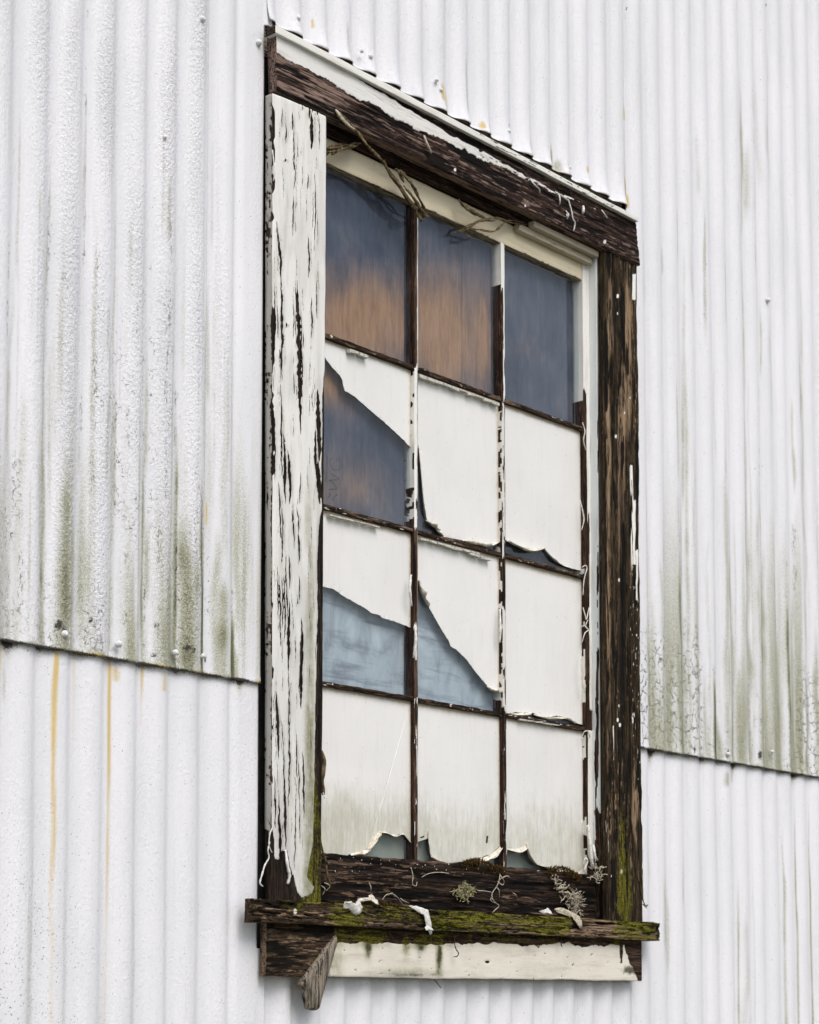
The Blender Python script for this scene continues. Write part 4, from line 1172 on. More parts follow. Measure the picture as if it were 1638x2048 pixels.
PANES = {}
LAB = {(1, 0): 'clear pane with white film torn away along a diagonal', (2, 0): 'pane with white film left on its upper half', (2, 1): 'pane with a triangular tear in its white film'}
for ri in range(4):
    for ci in range(3):
        a, b = edges[ci]
        z1 = ROW[ri] - (HB / 2 if ri else 0); z0 = ROW[ri + 1] + (HB / 2 if ri < 3 else -0.012)
        pane = box('glass_pane', a - 0.004, b + 0.004, TG, TG - 0.003, z0 - 0.004, z1 + 0.004, M['glass'], win, bev=0, attrs=False)
        PANES[(ri, ci)] = pane
        if (ri, ci) in LAB:
            pane['label'] = LAB[(ri, ci)]
        if (ri, ci) in FILM:
            film(ri, ci, a - 0.001, b + 0.001, z0 - 0.003, z1 + 0.001, pane, FILM[(ri, ci)])


def curl(pts_px, inward, pane, r=0.006, turn=2.4, seed=1, t=TG + 0.002, width_taper=True):
    """A lip of paint rolled away from the glass along a torn edge. inward = direction (px) towards the film that still sticks."""
    pts = smooth_path([P(x, y, t) for x, y in pts_px], 6)
    c = np.mean([p for p in pts], axis=0)
    pc = proj(c[0], c[1], c[2])
    n_in = P(pc[0] + inward[0], pc[1] + inward[1], t) - c
    n_in = n_in / np.linalg.norm(n_in)
    out = np.array((0, -1.0, 0))
    V, Fc = [], []
    m = 9
    N = len(pts)
    for i, p in enumerate(pts):
        s = i / (N - 1)
        rr = r * (0.25 + 0.75 * math.sin(math.pi * min(max(s, 0.02), 0.98)) ** 0.6) * (0.7 + 0.6 * float(vn(s * 7, 0, seed)))
        tm = turn * (0.6 + 0.6 * float(vn(s * 5, 3, seed + 2)))
        for q in range(m):
            th = tm * q / (m - 1)
            V.append(p - n_in * rr * math.sin(th) + out * (rr * (1 - math.cos(th)) + 0.0002))
    for i in range(N - 1):
        for q in range(m - 1):
            Fc.append((i * m + q, (i + 1) * m + q, (i + 1) * m + q + 1, i * m + q + 1))
    o = mk('paint_curl', V, Fc, M['curl'], pane)
    so = o.modifiers.new('thickness', 'SOLIDIFY'); so.thickness = 0.0007; so.offset = 0
    return o


curl([(837, 890), (843, 945), (848, 1005), (853, 1038)], (10, -2), PANES[(1, 1)], 0.005, 1.5, 3)
curl([(852, 1040), (866, 1050), (877, 1060)], (6, -12), PANES[(1, 1)], 0.008, 2.6, 4)
curl([(870, 1055), (880, 1066), (889, 1074)], (8, -8), PANES[(1, 1)], 0.006, 2.0, 5)
curl([(925, 1080), (950, 1086), (975, 1088), (996, 1083)], (2, -12), PANES[(1, 1)], 0.007, 2.8, 6)
curl([(1013, 1080), (1030, 1088), (1050, 1095), (1070, 1097), (1087, 1096)], (3, -12), PANES[(1, 2)], 0.009, 2.6, 7)
curl([(1087, 1096), (1105, 1116), (1120, 1127), (1140, 1136)], (8, -8), PANES[(1, 2)], 0.005, 2.0, 8)
curl([(836, 1160), (842, 1180), (850, 1200), (858, 1214)], (10, -4), PANES[(2, 1)], 0.008, 2.4, 9)
curl([(974, 1372), (985, 1378), (999, 1381)], (5, -10), PANES[(2, 1)], 0.009, 2.8, 10)
curl([(1022, 1427), (1045, 1426), (1062, 1424)], (2, -10), PANES[(2, 2)], 0.007, 2.7, 11)
curl([(1068, 1428), (1095, 1435), (1125, 1434), (1150, 1445)], (2, -10), PANES[(2, 2)], 0.006, 2.6, 12)
curl([(735, 1698), (740, 1684), (748, 1672), (758, 1662)], (-10, -4), PANES[(3, 0)], 0.007, 2.2, 13)
curl([(758, 1662), (772, 1664), (786, 1669), (796, 1671)], (2, -10), PANES[(3, 0)], 0.004, 1.8, 14)
curl([(796, 1671), (806, 1667), (815, 1677), (822, 1684)], (3, -8), PANES[(3, 0)], 0.003, 1.8, 24)
curl([(700, 1708), (718, 1703), (737, 1698)], (-3, -10), PANES[(3, 0)], 0.008, 2.8, 15)
curl([(857, 1660), (859, 1690), (862, 1712)], (10, 0), PANES[(3, 1)], 0.007, 1.6, 16)
curl([(862, 1712), (880, 1722), (905, 1727)], (3, -10), PANES[(3, 1)], 0.006, 2.4, 17)
curl([(930, 1722), (956, 1718), (980, 1709), (1003, 1690)], (-2, -10), PANES[(3, 1)], 0.009, 2.4, 18)
curl([(1012, 1696), (1030, 1697), (1046, 1694), (1052, 1685)], (-2, -10), PANES[(3, 2)], 0.008, 2.0, 19)
curl([(1052, 1686), (1057, 1706), (1068, 1724), (1088, 1732)], (9, -6), PANES[(3, 2)], 0.009, 2.0, 20)
curl([(1086, 1731), (1105, 1738), (1125, 1744)], (3, -10), PANES[(3, 2)], 0.005, 2.4, 21)
curl([(1140, 1748), (1153, 1746), (1164, 1738)], (-4, -8), PANES[(3, 2)], 0.010, 2.4, 22)

# ---- what stands behind the glass
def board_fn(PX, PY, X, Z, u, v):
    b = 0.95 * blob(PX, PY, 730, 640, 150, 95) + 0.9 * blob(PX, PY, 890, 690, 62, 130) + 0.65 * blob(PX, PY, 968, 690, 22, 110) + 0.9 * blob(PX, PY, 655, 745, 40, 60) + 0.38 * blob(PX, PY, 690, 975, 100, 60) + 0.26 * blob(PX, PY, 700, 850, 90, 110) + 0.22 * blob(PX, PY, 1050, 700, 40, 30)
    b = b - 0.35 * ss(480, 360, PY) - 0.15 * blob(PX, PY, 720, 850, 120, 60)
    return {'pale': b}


def behind(name, x0, x1, z0, z1, t, mat, fn, lab=None):
    nx = int((x1 - x0) / 0.006) + 2; nz = int((z1 - z0) / 0.006) + 2
    X, Z = np.meshgrid(np.linspace(x0, x1, nx), np.linspace(z0, z1, nz))
    PX, PY = proj(X, np.full_like(X, -t), Z)
    at = fn(PX, PY, X, Z, 0, 0)
    V = np.stack([X, np.full_like(X, -t), Z], -1).reshape(-1, 3)
    i = np.arange(nx * nz).reshape(nz, nx)
    f = np.stack([i[:-1, :-1], i[:-1, 1:], i[1:, 1:], i[1:, :-1]], -1).reshape(-1, 4)
    o = mk(name, V, f, mat, win, {'brown': at['pale']})
    so = o.modifiers.new('thickness', 'SOLIDIFY'); so.thickness = 0.012; so.offset = -1
    if lab:
        o['label'] = lab
    return o


TB = -0.047
sx = float(P(925, 650, TB)[0])
bd = behind('backing_board', 2.772, sx - 0.0008, 2.50, 3.352, TB, M['board'], board_fn, 'brown plywood with grey stains, painted-in sky reflection and pencil writing')
behind('backing_board', sx + 0.0008, 3.722, 2.50, 3.352, TB - 0.001, M['board'], board_fn, 'plywood behind the right hand panes with grey stain and painted-in sky reflection')
behind('backing_board', 2.772, 3.722, 1.79, 2.4985, TB, M['pale_board'], lambda PX, PY, X, Z, u, v: {'pale': 1.2 * ss(1430, 1640, PY) + 0.0 * X}, 'pale blue-grey board behind the lower panes')


def pencil(strokes, w=0.0017):
    parts = []
    for st in strokes:
        pts = smooth_path([P(640 + x / 8.19, 880 + y / 8.19, TB + 0.0004) for x, y in st], 4)
        V, Fc = [], []
        for i, p in enumerate(pts):
            d = pts[min(i + 1, len(pts) - 1)] - pts[max(i - 1, 0)]
            d = d / (np.linalg.norm(d) + 1e-9)
            n = np.array((d[2], 0, -d[0])) * w * (0.6 + 0.5 * random.random())
            V += [p + n, p - n]
        for i in range(len(pts) - 1):
            Fc.append((2 * i, 2 * i + 2, 2 * i + 3, 2 * i + 1))
        parts.append((V, Fc))
    V, Fc = merge(parts)
    return mk('pencil_writing', V, Fc, M['pencil'], bd)


pencil([[(190, 290), (160, 350), (180, 430), (225, 485), (280, 495), (330, 455), (352, 400), (345, 330), (300, 305), (275, 315), (272, 375)],
        [(165, 545), (240, 590), (320, 640)], [(320, 645), (230, 655), (145, 662)], [(150, 665), (215, 700), (280, 800)], [(285, 805), (210, 806), (140, 815)],
        [(140, 850), (160, 905), (130, 945)], [(160, 905), (185, 890)], [(205, 995), (235, 930), (290, 890)]])
pencil([[(120, 262), (112, 400), (105, 540), (92, 690)]], 0.0026)

# rough framing that carries the boards and closes the gaps behind them
for a in ((2.545, 2.7345, -0.0165, -0.10, 1.60, 3.64), (3.7605, 3.96, -0.0165, -0.10, 1.60, 3.64), (2.7350, 3.7600, -0.031, -0.10, 3.386, 3.64), (2.7350, 3.7600, -0.0165, -0.10, 1.60, 1.7515)):
    box('framing_timber', a[0], a[1], a[2], a[3], a[4], a[5], M['interior'], win, bev=0.001, attrs=False)
# dark interior that closes the recess behind everything
box('interior_box', 2.70, 3.77, -0.10, -0.14, 1.70, 3.40, M['interior'], win, bev=0, attrs=False)

# ---- sill strip
def sill_fn(PX, PY, X, Z, u, v):
    m = 0.9 * blob(PX, PY, 690, 1838, 40, 30) + 1.1 * blob(PX, PY, 930, 1846, 85, 22) + 1.2 * blob(PX, PY, 1100, 1852, 45, 24) + 1.1 * blob(PX, PY, 1265, 1860, 45, 22) + 0.6 * blob(PX, PY, 600, 1815, 30, 20) + 0.55 * blob(PX, PY, 800, 1830, 60, 14) + 0.5 * ss(0.12, 0.0, v) + 0.22 * ss(.4, .65, fbm(X * 14, Z * 60, 19))
    grain = fbm(X * 14, (Z + 0.012 * np.sin(X * 9)) * 260, 5)
    ck = ss(0.58, 0.66, fbm(X * 46, (Z + 0.05 * X) * 190, 9))
    return {'paint': 1.2 * blob(PX, PY, 591, 1823, 4, 6), 'pale': 0.55 * ss(.3, .6, fbm(X * 12, Z * 80, 2)) * (0.5 + 0.5 * ss(600, 1100, PX)) + 0.35 * ss(1000, 1200, PX), 'moss': m * (0.7 + .6 * fbm(X * 30, Z * 70, 4)),
            'grain': 'x', 'disp': 0.0042 * (grain - .5) - 0.004 * ck}


M['sill_x'] = wood_material('mossy_sill_timber', 'x', (0.80, 0.79, 0.74), (0.006, 0.004, 0.002), (0.040, 0.025, 0.013), (0.15, 0.10, 0.062), (0.28, 0.19, 0.125))
relief('sill_board', [(506, 1796), (1321, 1846), (1321, 1882), (504, 1844)], 0.046, 0.026, (0.0018, 0.0010), sill_fn, M['sill_x'], win, 0.0022, 14, 6, {'moss': 0.35, 'pale': 0.2})
# sub-sill behind the strip, the ledge on which the flakes lie
box('sub_sill', 2.655, 3.842, 0.0255, -0.0160, 1.7525, 1.776, M['rot_x'], win, moss=0.3)

# ---- apron
def apron_fn(PX, PY, X, Z, u, v):
    p = np.ones_like(X) - 0.5 * ss(0.74, 0.78, fbm(X * 100, Z * 160, 7))
    p = p * ss(1884, 1890, PY + 14 * (fbm(X * 30, Z * 0, 4) - .5) - 3 * ss(900, 1280, PX))
    p = p * (1 - (PX > 1240) * ss(1243 + (PY - 1890) * 0.42, 1250 + (PY - 1890) * 0.42, PX + 12 * (fbm(X * 80, Z * 80, 6) - .5)))
    p = np.maximum(p, 0.0)
    p = p * (1 - blob(PX, PY, 974, 1924, 5, 3) * 1.2)
    p = p * (1 - blob(PX, PY, 1242, 1900, 4, 26)) * (1 - blob(PX, PY, 1262, 1890, 5, 30))
    moss = 1.5 * blob(PX, PY, 735, 1895, 8, 24) + 1.6 * blob(PX, PY, 877, 1915, 7, 32) + 1.4 * blob(PX, PY, 840, 1890, 12, 14) + 1.1 * blob(PX, PY, 812, 1890, 8, 22) + 0.7 * blob(PX, PY, 672, 1925, 16, 40) + 0.5 * blob(PX, PY, 830, 1945, 90, 8)
    moss = moss + 0.30 * ss(.45, .7, fbm(X * 12, Z * 30, 77)) + 0.5 * ss(1905, 1882, PY) * ss(.35, .6, fbm(X * 20, Z * 6, 78))
    grey = 1.0 * blob(PX, PY, 877, 1915, 4, 28) + 1.0 * blob(PX, PY, 735, 1892, 4, 18) + 0.9 * blob(PX, PY, 838, 1892, 5, 22) + .8 * blob(PX, PY, 800, 1950, 60, 5)
    jx = PX + 5 * (fbm(X * 90, Z * 40, 12) - .5)
    drip = 1.1 * blob(jx, PY, 877, 1912, 5, 30) + 1.1 * blob(jx, PY, 735, 1890, 6, 24) + 1.0 * blob(jx, PY, 840, 1890, 8, 14) + 0.9 * blob(jx, PY, 812, 1886, 6, 14) + 0.5 * blob(jx, PY, 655, 1930, 10, 60) + 0.6 * blob(PX, PY, 830, 1950, 60, 5) + 0.9 * ss(1888, 1876, PY) * ss(.4, .6, fbm(X * 30, Z * 20, 81)) + 1.0 * blob(PX, PY, 1262, 1940, 20, 12)
    return {'paint': p, 'moss': moss, 'grey': grey, 'drip': drip, 'pale': 0.1 + 0 * X, 'disp': 0.0016 * p}


relief('apron_board', [(640, 1845), (1284, 1870), (1284, 1962), (640, 1954)], 0.024, 0.0085, (0.0020, 0.0014), apron_fn, M['apron_x'], win, 0.0026, 9, 14, {'paint': 0.2})
def ablk_fn(PX, PY, X, Z, u, v):
    return {'paint': 0 * X, 'pale': 0.25 * ss(.45, .65, fbm(X * 90, Z * 90, 3)), 'moss': 0.22 * ss(.4, .6, fbm(X * 50, Z * 50, 9)), 'grain': 'x', 'disp': 0.004 * (fbm(X * 60, Z * 90, 4) - .5)}


relief('apron_board', [(534, 1838), (676, 1846), (650, 1955), (534, 1952)], 0.027, 0.0085, (0.0020, 0.0020), ablk_fn, M['sill_x'], win, 0.002, 20, 44, {'pale': 0.6, 'grey': 0.5})['label'] = 'bare brown broken end of the apron'


# ------------------------------------------------------------------ strands of paint and putty left on the window
def strands(name, lines, t, r, mat, parent, seed=1, lift=0.006, **kw):
    rnd = random.Random(seed)
    parts = []
    for ln in lines:
        n = len(ln)
        pts = []
        for i, (x, y) in enumerate(ln):
            pts.append(P(x, y, t + lift * math.sin(math.pi * i / max(1, n - 1)) + rnd.uniform(0, 0.002)))
        pts = smooth_path(pts, 4)
        N = len(pts)
        rs = [r * (0.55 + 0.45 * math.sin(math.pi * (0.15 + 0.7 * i / N))) * rnd.uniform(0.75, 1.25) for i in range(N)]
        parts.append(tube_geo(pts, rs, 5))
    V, Fc = merge(parts)
    return mk(name, V, Fc, mat, parent, **kw)


for i, ln in enumerate([[(1060, 358), (1066, 366), (1072, 372), (1078, 378), (1080, 385)], [(1118, 388), (1120, 400), (1119, 410)], [(1121, 388), (1130, 396), (1138, 402)],
                        [(1136, 398), (1140, 410), (1144, 426), (1146, 438), (1150, 446), (1147, 462)], [(1132, 422), (1137, 430), (1134, 438)], [(1166, 412), (1167, 420), (1165, 428)],
                        [(848, 272), (852, 282), (857, 294), (862, 306)], [(1203, 420), (1209, 428), (1214, 436)]]):
    o = strands('paint_strip', [ln], 0.036, 0.0019 if i not in (5, 6) else 0.0034, M['strand'] if i == 6 else M['flake'], win, 10 + i)
for i, ln in enumerate([[(1165, 845), (1170, 862), (1167, 880), (1172, 900)], [(1160, 1000), (1165, 1020), (1168, 1040), (1163, 1060)], [(1164, 1135), (1170, 1131), (1174, 1136), (1168, 1160), (1166, 1190)],
                        [(1166, 1215), (1171, 1232), (1173, 1238), (1178, 1215)], [(1176, 1240), (1171, 1252), (1177, 1260), (1170, 1266), (1164, 1285)], [(1163, 1300), (1162, 1330), (1168, 1350), (1166, 1372), (1170, 1385)],
                        [(1165, 1365), (1171, 1372), (1167, 1385)], [(1163, 1480), (1168, 1464), (1176, 1463), (1180, 1475)], [(1162, 1640), (1166, 1658), (1165, 1676)], [(1174, 1652), (1178, 1672), (1176, 1700)]]):
    strands('paint_strip', [ln], -0.013, 0.0014, M['flake'], win, 40 + i)
strands('paint_strip', [[(671, 219), (678, 231), (688, 243), (698, 252), (712, 262), (722, 274)], [(674, 221), (683, 234), (694, 246), (706, 255)]], 0.036, 0.0026, M['strand'], win, 66, 0.006)
# splinters of paint at the foot of the right jamb and of the left casing
for i, (ln, tt, r) in enumerate([([(1176, 1650), (1180, 1690), (1184, 1725), (1186, 1735)], -0.006, .005), ([(1186, 1690), (1190, 1712), (1194, 1720)], -0.004, .004), ([(1166, 1730), (1170, 1718), (1175, 1722), (1168, 1742)], -.012, .0026), ([(1212, 1640), (1216, 1700), (1217, 1728)], 0.02, .003),
                                 ([(541, 1680), (536, 1700), (538, 1715), (530, 1730), (524, 1750), (520, 1766), (526, 1773)], 0.020, .0016), ([(545, 1655), (540, 1668), (538, 1690), (544, 1705)], 0.029, .0012),
                                 ([(571, 1700), (575, 1730), (579, 1752), (575, 1768)], 0.030, .0035), ([(634, 1680), (632, 1710), (638, 1735), (630, 1750)], 0.02, .003), ([(640, 1668), (645, 1700), (652, 1722), (660, 1728)], 0.005, .002),
                                 ([(652, 1730), (655, 1750), (661, 1775)], 0.004, .003), ([(641, 1500), (648, 1520), (645, 1560), (647, 1590)], 0.0, .0042), ([(646, 1585), (650, 1596), (653, 1590)], 0.004, .001), ([(545, 300), (549, 340), (547, 362)], .03, .0012),
                                 ([(822, 1150), (820, 1180), (823, 1212)], -0.012, .0032), ([(829, 1252), (832, 1275), (828, 1316)], -.015, .0034), ([(1000, 1218), (1001, 1260), (999, 1285)], -.014, .0028)]):
    strands('paint_splinter', [ln], tt, r, M['flake'] if i not in (8, 9, 10) else M['vine'], win, 70 + i, 0.004)


def putty(x0, y0, x1, y1, h, seed, t=TS + 0.001):
    """Crumbling lump of putty hanging under a glazing bar."""
    rnd = random.Random(seed)
    parts = []
    n = max(2, int(abs(x1 - x0) / 16))
    for i in range(n):
        a = i / n; b = (i + 0.93) / n
        pa = P(x0 + (x1 - x0) * a, y0 + (y1 - y0) * a, t); pb = P(x0 + (x1 - x0) * b, y0 + (y1 - y0) * b, t)
        hh = h * rnd.uniform(0.5, 1.2); hh2 = h * rnd.uniform(0.5, 1.2)
        top = [pa, pb, pb + np.array((rnd.uniform(-.001, .001), 0, -hh)), pa + np.array((rnd.uniform(-.001, .001), 0, -hh2))]
        d = 0.009
        V = top + [p + np.array((0, d, 0)) for p in top]
        parts.append((V, [(0, 3, 2, 1), (4, 5, 6, 7), (0, 1, 5, 4), (1, 2, 6, 5), (2, 3, 7, 6), (3, 0, 4, 7)]))
    V, Fc = merge(parts)
    return mk('glazing_putty', V, Fc, M['putty'], win, smooth=False)


putty(700, 697, 738, 711, 0.007, 1)
putty(840, 748, 1000, 806, 0.006, 2)
putty(842, 1075, 960, 1106, 0.0055, 3)
putty(940, 1104, 984, 1118, 0.008, 4)
putty(660, 1028, 760, 1053, 0.003, 5)
putty(1040, 1437, 1120, 1450, 0.003, 6)

# ------------------------------------------------------------------ loose and growing things (top level)
def ribbon_things(name, lines, t, r, mat, label, cat, group=None, seed=1, lift=0.01, rough=0.14):
    rnd = random.Random(seed)
    parts = []
    for ln in lines:
        pts = smooth_path([P(x, y, t + lift * math.sin(math.pi * i / max(1, len(ln) - 1)) + tt) for i, (x, y, tt) in enumerate(ln)], 7)
        N = len(pts)
        rs = [r * (0.45 + 0.6 * math.sin(math.pi * (0.1 + 0.8 * i / N))) * rnd.uniform(1 - rough, 1 + rough) for i in range(N)]
        for sk in range(3):
            ph0 = sk * 2.1 + rnd.uniform(0, 1)
            tw = rnd.uniform(0.25, 0.5)
            a0 = 0 if sk == 0 else rnd.randint(0, N // 4); a1 = N if sk == 0 else N - rnd.randint(0, N // 5)
            sp = [np.asarray(pts[i]) + np.array((math.cos(ph0 + tw * i), math.sin(ph0 + tw * i) * 0.6, math.sin(ph0 + tw * i))) * rs[i] * 0.75 for i in range(a0, a1)]
            parts.append(tube_geo(sp, [rs[i] * rnd.uniform(0.36, 0.62) for i in range(a0, a1)], 6))
    V, Fc = merge(parts)
    o = mk(name, V, Fc, mat, None, base=P(lines[0][0][0], lines[0][0][1], t))
    return tag(o, label, cat, group)


ribbon_things('dry_vine', [[(676, 222, .010), (690, 236, .012), (704, 252, .012), (718, 268, .012), (735, 290, .012), (755, 312, .010), (770, 330, .0), (783, 352, -.01), (800, 378, -.014), (818, 405, -.018), (838, 430, -.022)],
                           [(776, 340, -.005), (794, 362, -.012), (812, 392, -.016), (835, 418, -.02), (848, 432, -.022)],
                           [(790, 338, -.006), (806, 348, -.012), (822, 366, -.015), (838, 395, -.018), (852, 424, -.022)],
                           [(828, 410, -.02), (838, 432, -.022), (842, 440, -.022)], [(768, 322, 0), (786, 352, -.008), (806, 384, -.014), (826, 412, -.018), (846, 436, -.022)], [(806, 372, -.012), (822, 388, -.014), (838, 412, -.018), (850, 430, -.02), (856, 432, -.022)], [(812, 350, -.012), (800, 345, -.01), (806, 362, -.014)]],
              0.022, 0.0047, M['vine'], 'long dry vine stem hanging from the head board across the top left pane', 'vine', seed=3)
ribbon_things('dry_vine', [[(650, 312, -.012), (668, 303, -.012), (690, 293, -.012), (708, 290, -.010), (722, 286, -.008)], [(652, 300, -.012), (675, 292, -.012), (700, 288, -.010)], [(650, 306, -.012), (680, 297, -.012), (716, 290, -.01)]],
              0.012, 0.0046, M['vine'], 'short thick vine stub in the top left corner of the recess', 'vine', seed=4)
ribbon_things('dry_vine', [[(905, 467, -.012), (922, 462, -.010), (940, 455, -.004), (952, 445, .0), (975, 438, .002), (1000, 437, .002), (1020, 445, 0), (1045, 448, -.002), (1074, 449, -.004)],
                           [(915, 463, -.01), (935, 458, -.006), (960, 460, -.002), (985, 462, .0), (1002, 452, .002), (1020, 440, .002), (1050, 446, 0)], [(918, 462, -.01), (945, 448, -.004), (965, 441, .0), (990, 442, .003)],
                           [(928, 465, -.012), (938, 474, -.012), (946, 476, -.012)]],
              -0.002, 0.0024, M['vine'], 'twisted thin vine strands across the top rail of the middle pane', 'vine', seed=5)
ribbon_things('wood_splinter', [[(916, 400, 0), (930, 412, 0), (945, 422, 0), (972, 438, 0)], [(918, 404, 0), (935, 418, 0), (950, 428, 0)]], 0.004, 0.005, M['vine'], 'reddish wood splinter hanging under the head above the middle pane', 'splinter', seed=6)

# wood shard under the apron end
SH = [(676, 1868), (677, 1884), (668, 1915), (655, 1960), (640, 2019), (634, 2021), (620, 2018), (617, 2004), (613, 1981), (607, 1976), (600, 1970), (617, 1948), (640, 1916), (657, 1891)]
def shard():
    pts = [P(x, y, 0.036) for x, y in SH]
    c = np.mean(pts, axis=0)
    k = 3
    V = []
    outer = []
    for i in range(len(pts)):
        a, b = pts[i], pts[(i + 1) % len(pts)]
        for q in range(3):
            outer.append(a + (b - a) * q / 3)
    n = len(outer)
    rnd = random.Random(3)
    for f_, dy in ((1.0, 0.006), (0.93, 0.0), (0.55, -0.0015), (0.2, -0.001)):
        for p in outer:
            V.append(c + (p - c) * f_ + np.array((rnd.uniform(-.0006, .0006), dy + rnd.uniform(-.0006, .0006), 0)))
    Fc = []
    for r in range(3):
        for i in range(n):
            Fc.append((r * n + i, r * n + (i + 1) % n, (r + 1) * n + (i + 1) % n, (r + 1) * n + i))
    Fc.append(tuple(3 * n + i for i in range(n)))
    V += [tuple(np.array(v) + np.array((0, 0.009, 0))) for v in V[:n]]
    m = 4 * n
    for i in range(n):
        Fc.append((i, m + i, m + (i + 1) % n, (i + 1) % n))
    Fc.append(tuple(m + i for i in range(n))[::-1])
    N = len(V)
    rs = np.random.RandomState(2)
    o = mk('wood_shard', V, Fc, M['grey_wood'], None, {'paint': np.zeros(N), 'pale': np.full(N, .95), 'moss': np.full(N, .1), 'grey': np.zeros(N)}, True, base=P(660, 1900, 0.036))
    tag(o, 'grey splintered wood shard hanging under the left end of the sill', 'shard')


M['grey_wood'] = wood_material('grey_splintered_timber', 'z', (0.7, 0.68, 0.6), (0.015, 0.011, 0.007), (0.075, 0.058, 0.040), (0.20, 0.165, 0.125), (0.30, 0.255, 0.20))
shard()


def scrap(polys, t, label, seed, bend=0.006, mat=None):
    """Torn paint scraps: jagged outlines filled with a bent, slightly crumpled sheet."""
    rnd = random.Random(seed)
    parts = []
    for poly, tilt in polys:
        pts = [P(x, y, t) for x, y in poly]
        c = np.mean(pts, axis=0)
        outer = []
        for i in range(len(pts)):
            a_, b_ = pts[i], pts[(i + 1) % len(pts)]
            for q in range(3):
                outer.append(a_ + (b_ - a_) * q / 3 + np.array((rnd.uniform(-.0007, .0007), 0, rnd.uniform(-.0007, .0007))))
        n = len(outer)
        V = []
        for f_ in (1.0, 0.72, 0.42, 0.15):
            for p in outer:
                w = c + (p - c) * f_
                d = w - c
                y = -bend * math.cos(min(1.5, abs(d[0] * 0.6 + d[2]) * 130)) + tilt * d[2] + 0.0022 * (float(vn(w[0] * 300, w[2] * 300, seed)) - .5)
                V.append(w + np.array((0, y, 0)))
        Fc = []
        for r_ in range(3):
            for i in range(n):
                Fc.append((r_ * n + i, r_ * n + (i + 1) % n, (r_ + 1) * n + (i + 1) % n, (r_ + 1) * n + i))
        Fc.append(tuple(3 * n + i for i in range(n)))
        parts.append((V, Fc))
    V, Fc = merge(parts)
    o = mk('paint_flake', V, Fc, mat or M['flake'], None, base=P(polys[0][0][0][0], polys[0][0][0][1], t))
    so = o.modifiers.new('thickness', 'SOLIDIFY'); so.thickness = 0.0008; so.offset = 0
    return tag(o, label, 'paint flake', 'paint flakes fallen on the sill')


scrap([([(686, 1804), (696, 1803), (707, 1808), (714, 1799), (720, 1807), (725, 1814), (721, 1824), (714, 1832), (707, 1827), (701, 1821), (696, 1817), (686, 1817)], -0.3)], 0.049, 'crumpled white paint flake lying over the mossy left part of the sill', 1, 0.005)
scrap([([(714, 1798), (722, 1796), (735, 1795), (738, 1790), (745, 1789), (755, 1800), (754, 1810), (749, 1810), (742, 1800), (730, 1802), (718, 1804)], 0.2)], 0.034, 'brownish curled paint scrap leaning against the bottom rail behind the sill', 2, 0.005, M['curl'])
scrap([([(814, 1811), (830, 1812), (845, 1816), (856, 1821), (859, 1835), (866, 1868), (862, 1870), (854, 1842), (848, 1828), (836, 1820), (822, 1815)], -0.1), ([(848, 1856), (854, 1850), (861, 1854), (864, 1861), (858, 1859), (850, 1861)], 0.5)], 0.050, 'white paint ribbon hanging over the middle of the sill with a rolled end', 3, 0.003)
scrap([([(1078, 1822), (1088, 1819), (1096, 1815), (1101, 1822), (1100, 1829), (1093, 1826), (1084, 1828)], 0.2)], 0.044, 'small folded white paint flake on the sill beside the right lichen tuft', 4, 0.005)
scrap([([(1108, 1818), (1120, 1815), (1134, 1820), (1148, 1826), (1158, 1832), (1163, 1842), (1163, 1856), (1158, 1857), (1155, 1840), (1144, 1834), (1128, 1830), (1114, 1824)], 0.0)], 0.048, 'cream curled paint strip drooping over the sill below the right lichen tuft', 5, 0.003, M['strand'])


def tuft(name, cx, cy, rx, ry, n, t, r, mat, label, cat, seed, l=(6, 16), group=None):
    rnd = random.Random(seed)
    parts = []
    for i in range(n):
        a = rnd.uniform(0, 6.28); q = rnd.random() ** 0.6
        x = cx + rx * q * math.cos(a); y = cy + ry * q * math.sin(a)
        ln = []
        dx, dy = rnd.uniform(-1, 1), rnd.uniform(-1, 1)
        L = rnd.uniform(*l) / 4
        tt = t
        for k_ in range(5):
            ln.append(P(x, y, tt + 0.002))
            dx += rnd.uniform(-.8, .8); dy += rnd.uniform(-.8, .8)
            m = math.hypot(dx, dy) + 1e-6
            dx /= m; dy /= m
            x += dx * L; y += dy * L; tt += rnd.uniform(-0.002, 0.006)
            tt = min(max(tt, t), t + 0.02)
        parts.append(tube_geo(smooth_path(ln, 2), [r * rnd.uniform(.6, 1.3) for _ in range(9)], 4))
    V, Fc = merge(parts)
    o = mk(name, V, Fc, mat, None, base=P(cx, cy, t))
    return tag(o, label, cat, group)


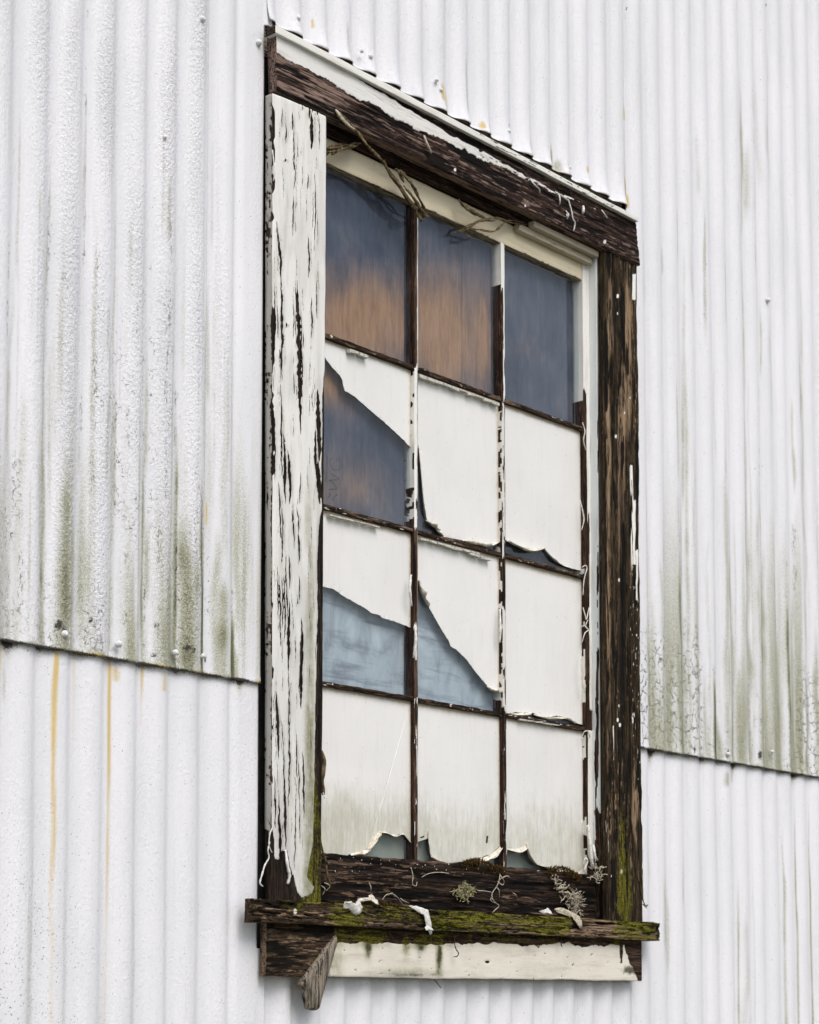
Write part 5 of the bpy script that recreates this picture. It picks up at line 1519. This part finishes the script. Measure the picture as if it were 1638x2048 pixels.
tuft('lichen', 929, 1783, 19, 15, 150, 0.0, 0.0009, M['lichen'], 'bushy yellow-green lichen tuft on the bottom rail under the middle pane', 'lichen', 1, (5, 13))
tuft('lichen', 1150, 1808, 12, 25, 130, 0.002, 0.0008, M['strand'], 'dense pale stringy lichen tuft at the right end of the bottom rail', 'lichen', 2, (6, 16))
tuft('lichen', 1193, 1745, 11, 20, 26, 0.012, 0.0011, M['strand'], 'sparse pale lichen sprig at the foot of the right jamb', 'lichen', 3, (8, 18))
tuft('lichen', 1130, 1783, 12, 13, 16, 0.0, 0.0013, M['strand'], 'small ring of pale lichen threads left of the dense pale tuft', 'lichen', 4, (8, 18))
tuft('lichen', 1108, 1765, 9, 12, 12, 0.0, 0.0013, M['strand'], 'tiny pale lichen sprig below the brown moss cushion', 'lichen', 5, (8, 16))
o = strands('lichen', [[(1000, 1748), (998, 1762), (992, 1775), (985, 1785), (984, 1796), (992, 1806), (998, 1812), (990, 1820), (984, 1826)], [(995, 1762), (1004, 1770), (1008, 1766)], [(992, 1774), (998, 1780), (999, 1795)], [(985, 1785), (970, 1782), (955, 1781)], [(998, 1760), (1012, 1752), (1020, 1755)],
                       [(985, 1792), (981, 1800), (990, 1806)], [(1000, 1750), (1006, 1758), (1009, 1765)]], 0.001, 0.0010, M['strand'], None, 6, 0.008, base=P(1000, 1760, 0))
tag(o, 'long branching pale lichen thread trailing down to the sill', 'lichen')
o = strands('lichen', [[(843, 1755), (855, 1748), (870, 1745), (885, 1745), (898, 1747)], [(822, 1735), (826, 1752), (825, 1768), (832, 1772), (834, 1764)], [(738, 1765), (742, 1775), (741, 1785)], [(775, 1792), (784, 1786), (790, 1795)], [(800, 1796), (808, 1802), (818, 1806)],
                       [(640, 1770), (650, 1778), (645, 1790)], [(648, 1765), (660, 1772), (652, 1782)], [(765, 1800), (772, 1790), (784, 1788), (796, 1796), (806, 1810)], [(1118, 1790), (1124, 1800), (1120, 1806)], [(1025, 1785), (1032, 1790), (1034, 1796)]], 0.001, 0.0009, M['strand'], None, 7, 0.006, base=P(850, 1750, 0))
tag(o, 'scattered single pale lichen threads on the left half of the bottom rail', 'lichen', kind='stuff')


def moss_cushion(lines, t, label, seed, n=420, h=6):
    rnd = random.Random(seed)
    parts = []
    for i in range(n):
        s = rnd.random() * (len(lines) - 1)
        k_ = int(s); f_ = s - k_
        x = lines[k_][0] + (lines[k_ + 1][0] - lines[k_][0]) * f_ + rnd.gauss(0, 2)
        y = lines[k_][1] + (lines[k_ + 1][1] - lines[k_][1]) * f_ + abs(rnd.gauss(0, h)) - 3
        b = P(x, y, t + rnd.uniform(0, 0.010))
        d = np.array((rnd.gauss(0, .5), -abs(rnd.gauss(0.3, .4)), rnd.gauss(.6, .5)))
        d = d / np.linalg.norm(d) * rnd.uniform(0.003, 0.007)
        parts.append(tube_geo([b, b + d * .6, b + d], [0.0011, 0.0010, 0.0003], 4))
    V, Fc = merge(parts)
    o = mk('moss', V, Fc, M['moss'], None, base=P(lines[0][0], lines[0][1], t))
    return tag(o, label, 'moss', 'moss cushions on the bottom rail')


moss_cushion([(925, 1726), (945, 1722), (960, 1722), (985, 1732), (1010, 1742)], -0.008, 'brown moss cushion along the rail left of the right glazing bar', 1, 520, 8)
moss_cushion([(1096, 1740), (1112, 1736), (1130, 1738), (1146, 1746), (1162, 1756)], -0.008, 'brown moss cushion under the bottom right pane', 2, 420, 7)
moss_cushion([(690, 1806), (740, 1806), (800, 1814)], 0.012, 'thin brown moss edge behind the left part of the sill', 3, 300, 4)

for i, (ln, lab) in enumerate([([(778, 1866), (783, 1872), (788, 1880)], 'short dark rootlet hanging under the sill nearest its left end'),
                               ([(910, 1870), (909, 1885), (912, 1898), (917, 1906), (914, 1913), (908, 1913)], 'longest dark rootlet with a hooked tip under the sill'),
                               ([(992, 1872), (991, 1878), (989, 1883)], 'very short dark rootlet right of the hooked one'), ([(1055, 1884), (1063, 1880), (1070, 1887), (1077, 1896)], 'forked dark rootlet under the middle right of the sill'),
                               ([(1122, 1878), (1122, 1887), (1124, 1894)], 'straight dark rootlet under the right part of the sill'), ([(868, 1959), (876, 1968), (882, 1976)], 'dark rootlet sticking out below the apron')]):
    lines = [ln] + ([[(1055, 1884), (1062, 1886), (1068, 1884)]] if i == 3 else [])
    o = strands('rootlet', lines, 0.036 if i < 5 else 0.026, 0.0011, M['rootlet'], None, 90 + i, 0.004, base=P(*ln[0], 0.036))
    tag(o, lab, 'rootlet', 'rootlets hanging under the sill')
o = strands('twig', [[(1276, 1740), (1277, 1755), (1282, 1775), (1286, 1800), (1293, 1816)], [(1285, 1738), (1285, 1770), (1286, 1800)], [(1286, 1808), (1290, 1812), (1296, 1810)]], 0.024, 0.0016, M['vine'], None, 99, 0.006, base=P(1280, 1760, .024))
tag(o, 'dry twig caught at the foot of the right casing above the sill end', 'twig')
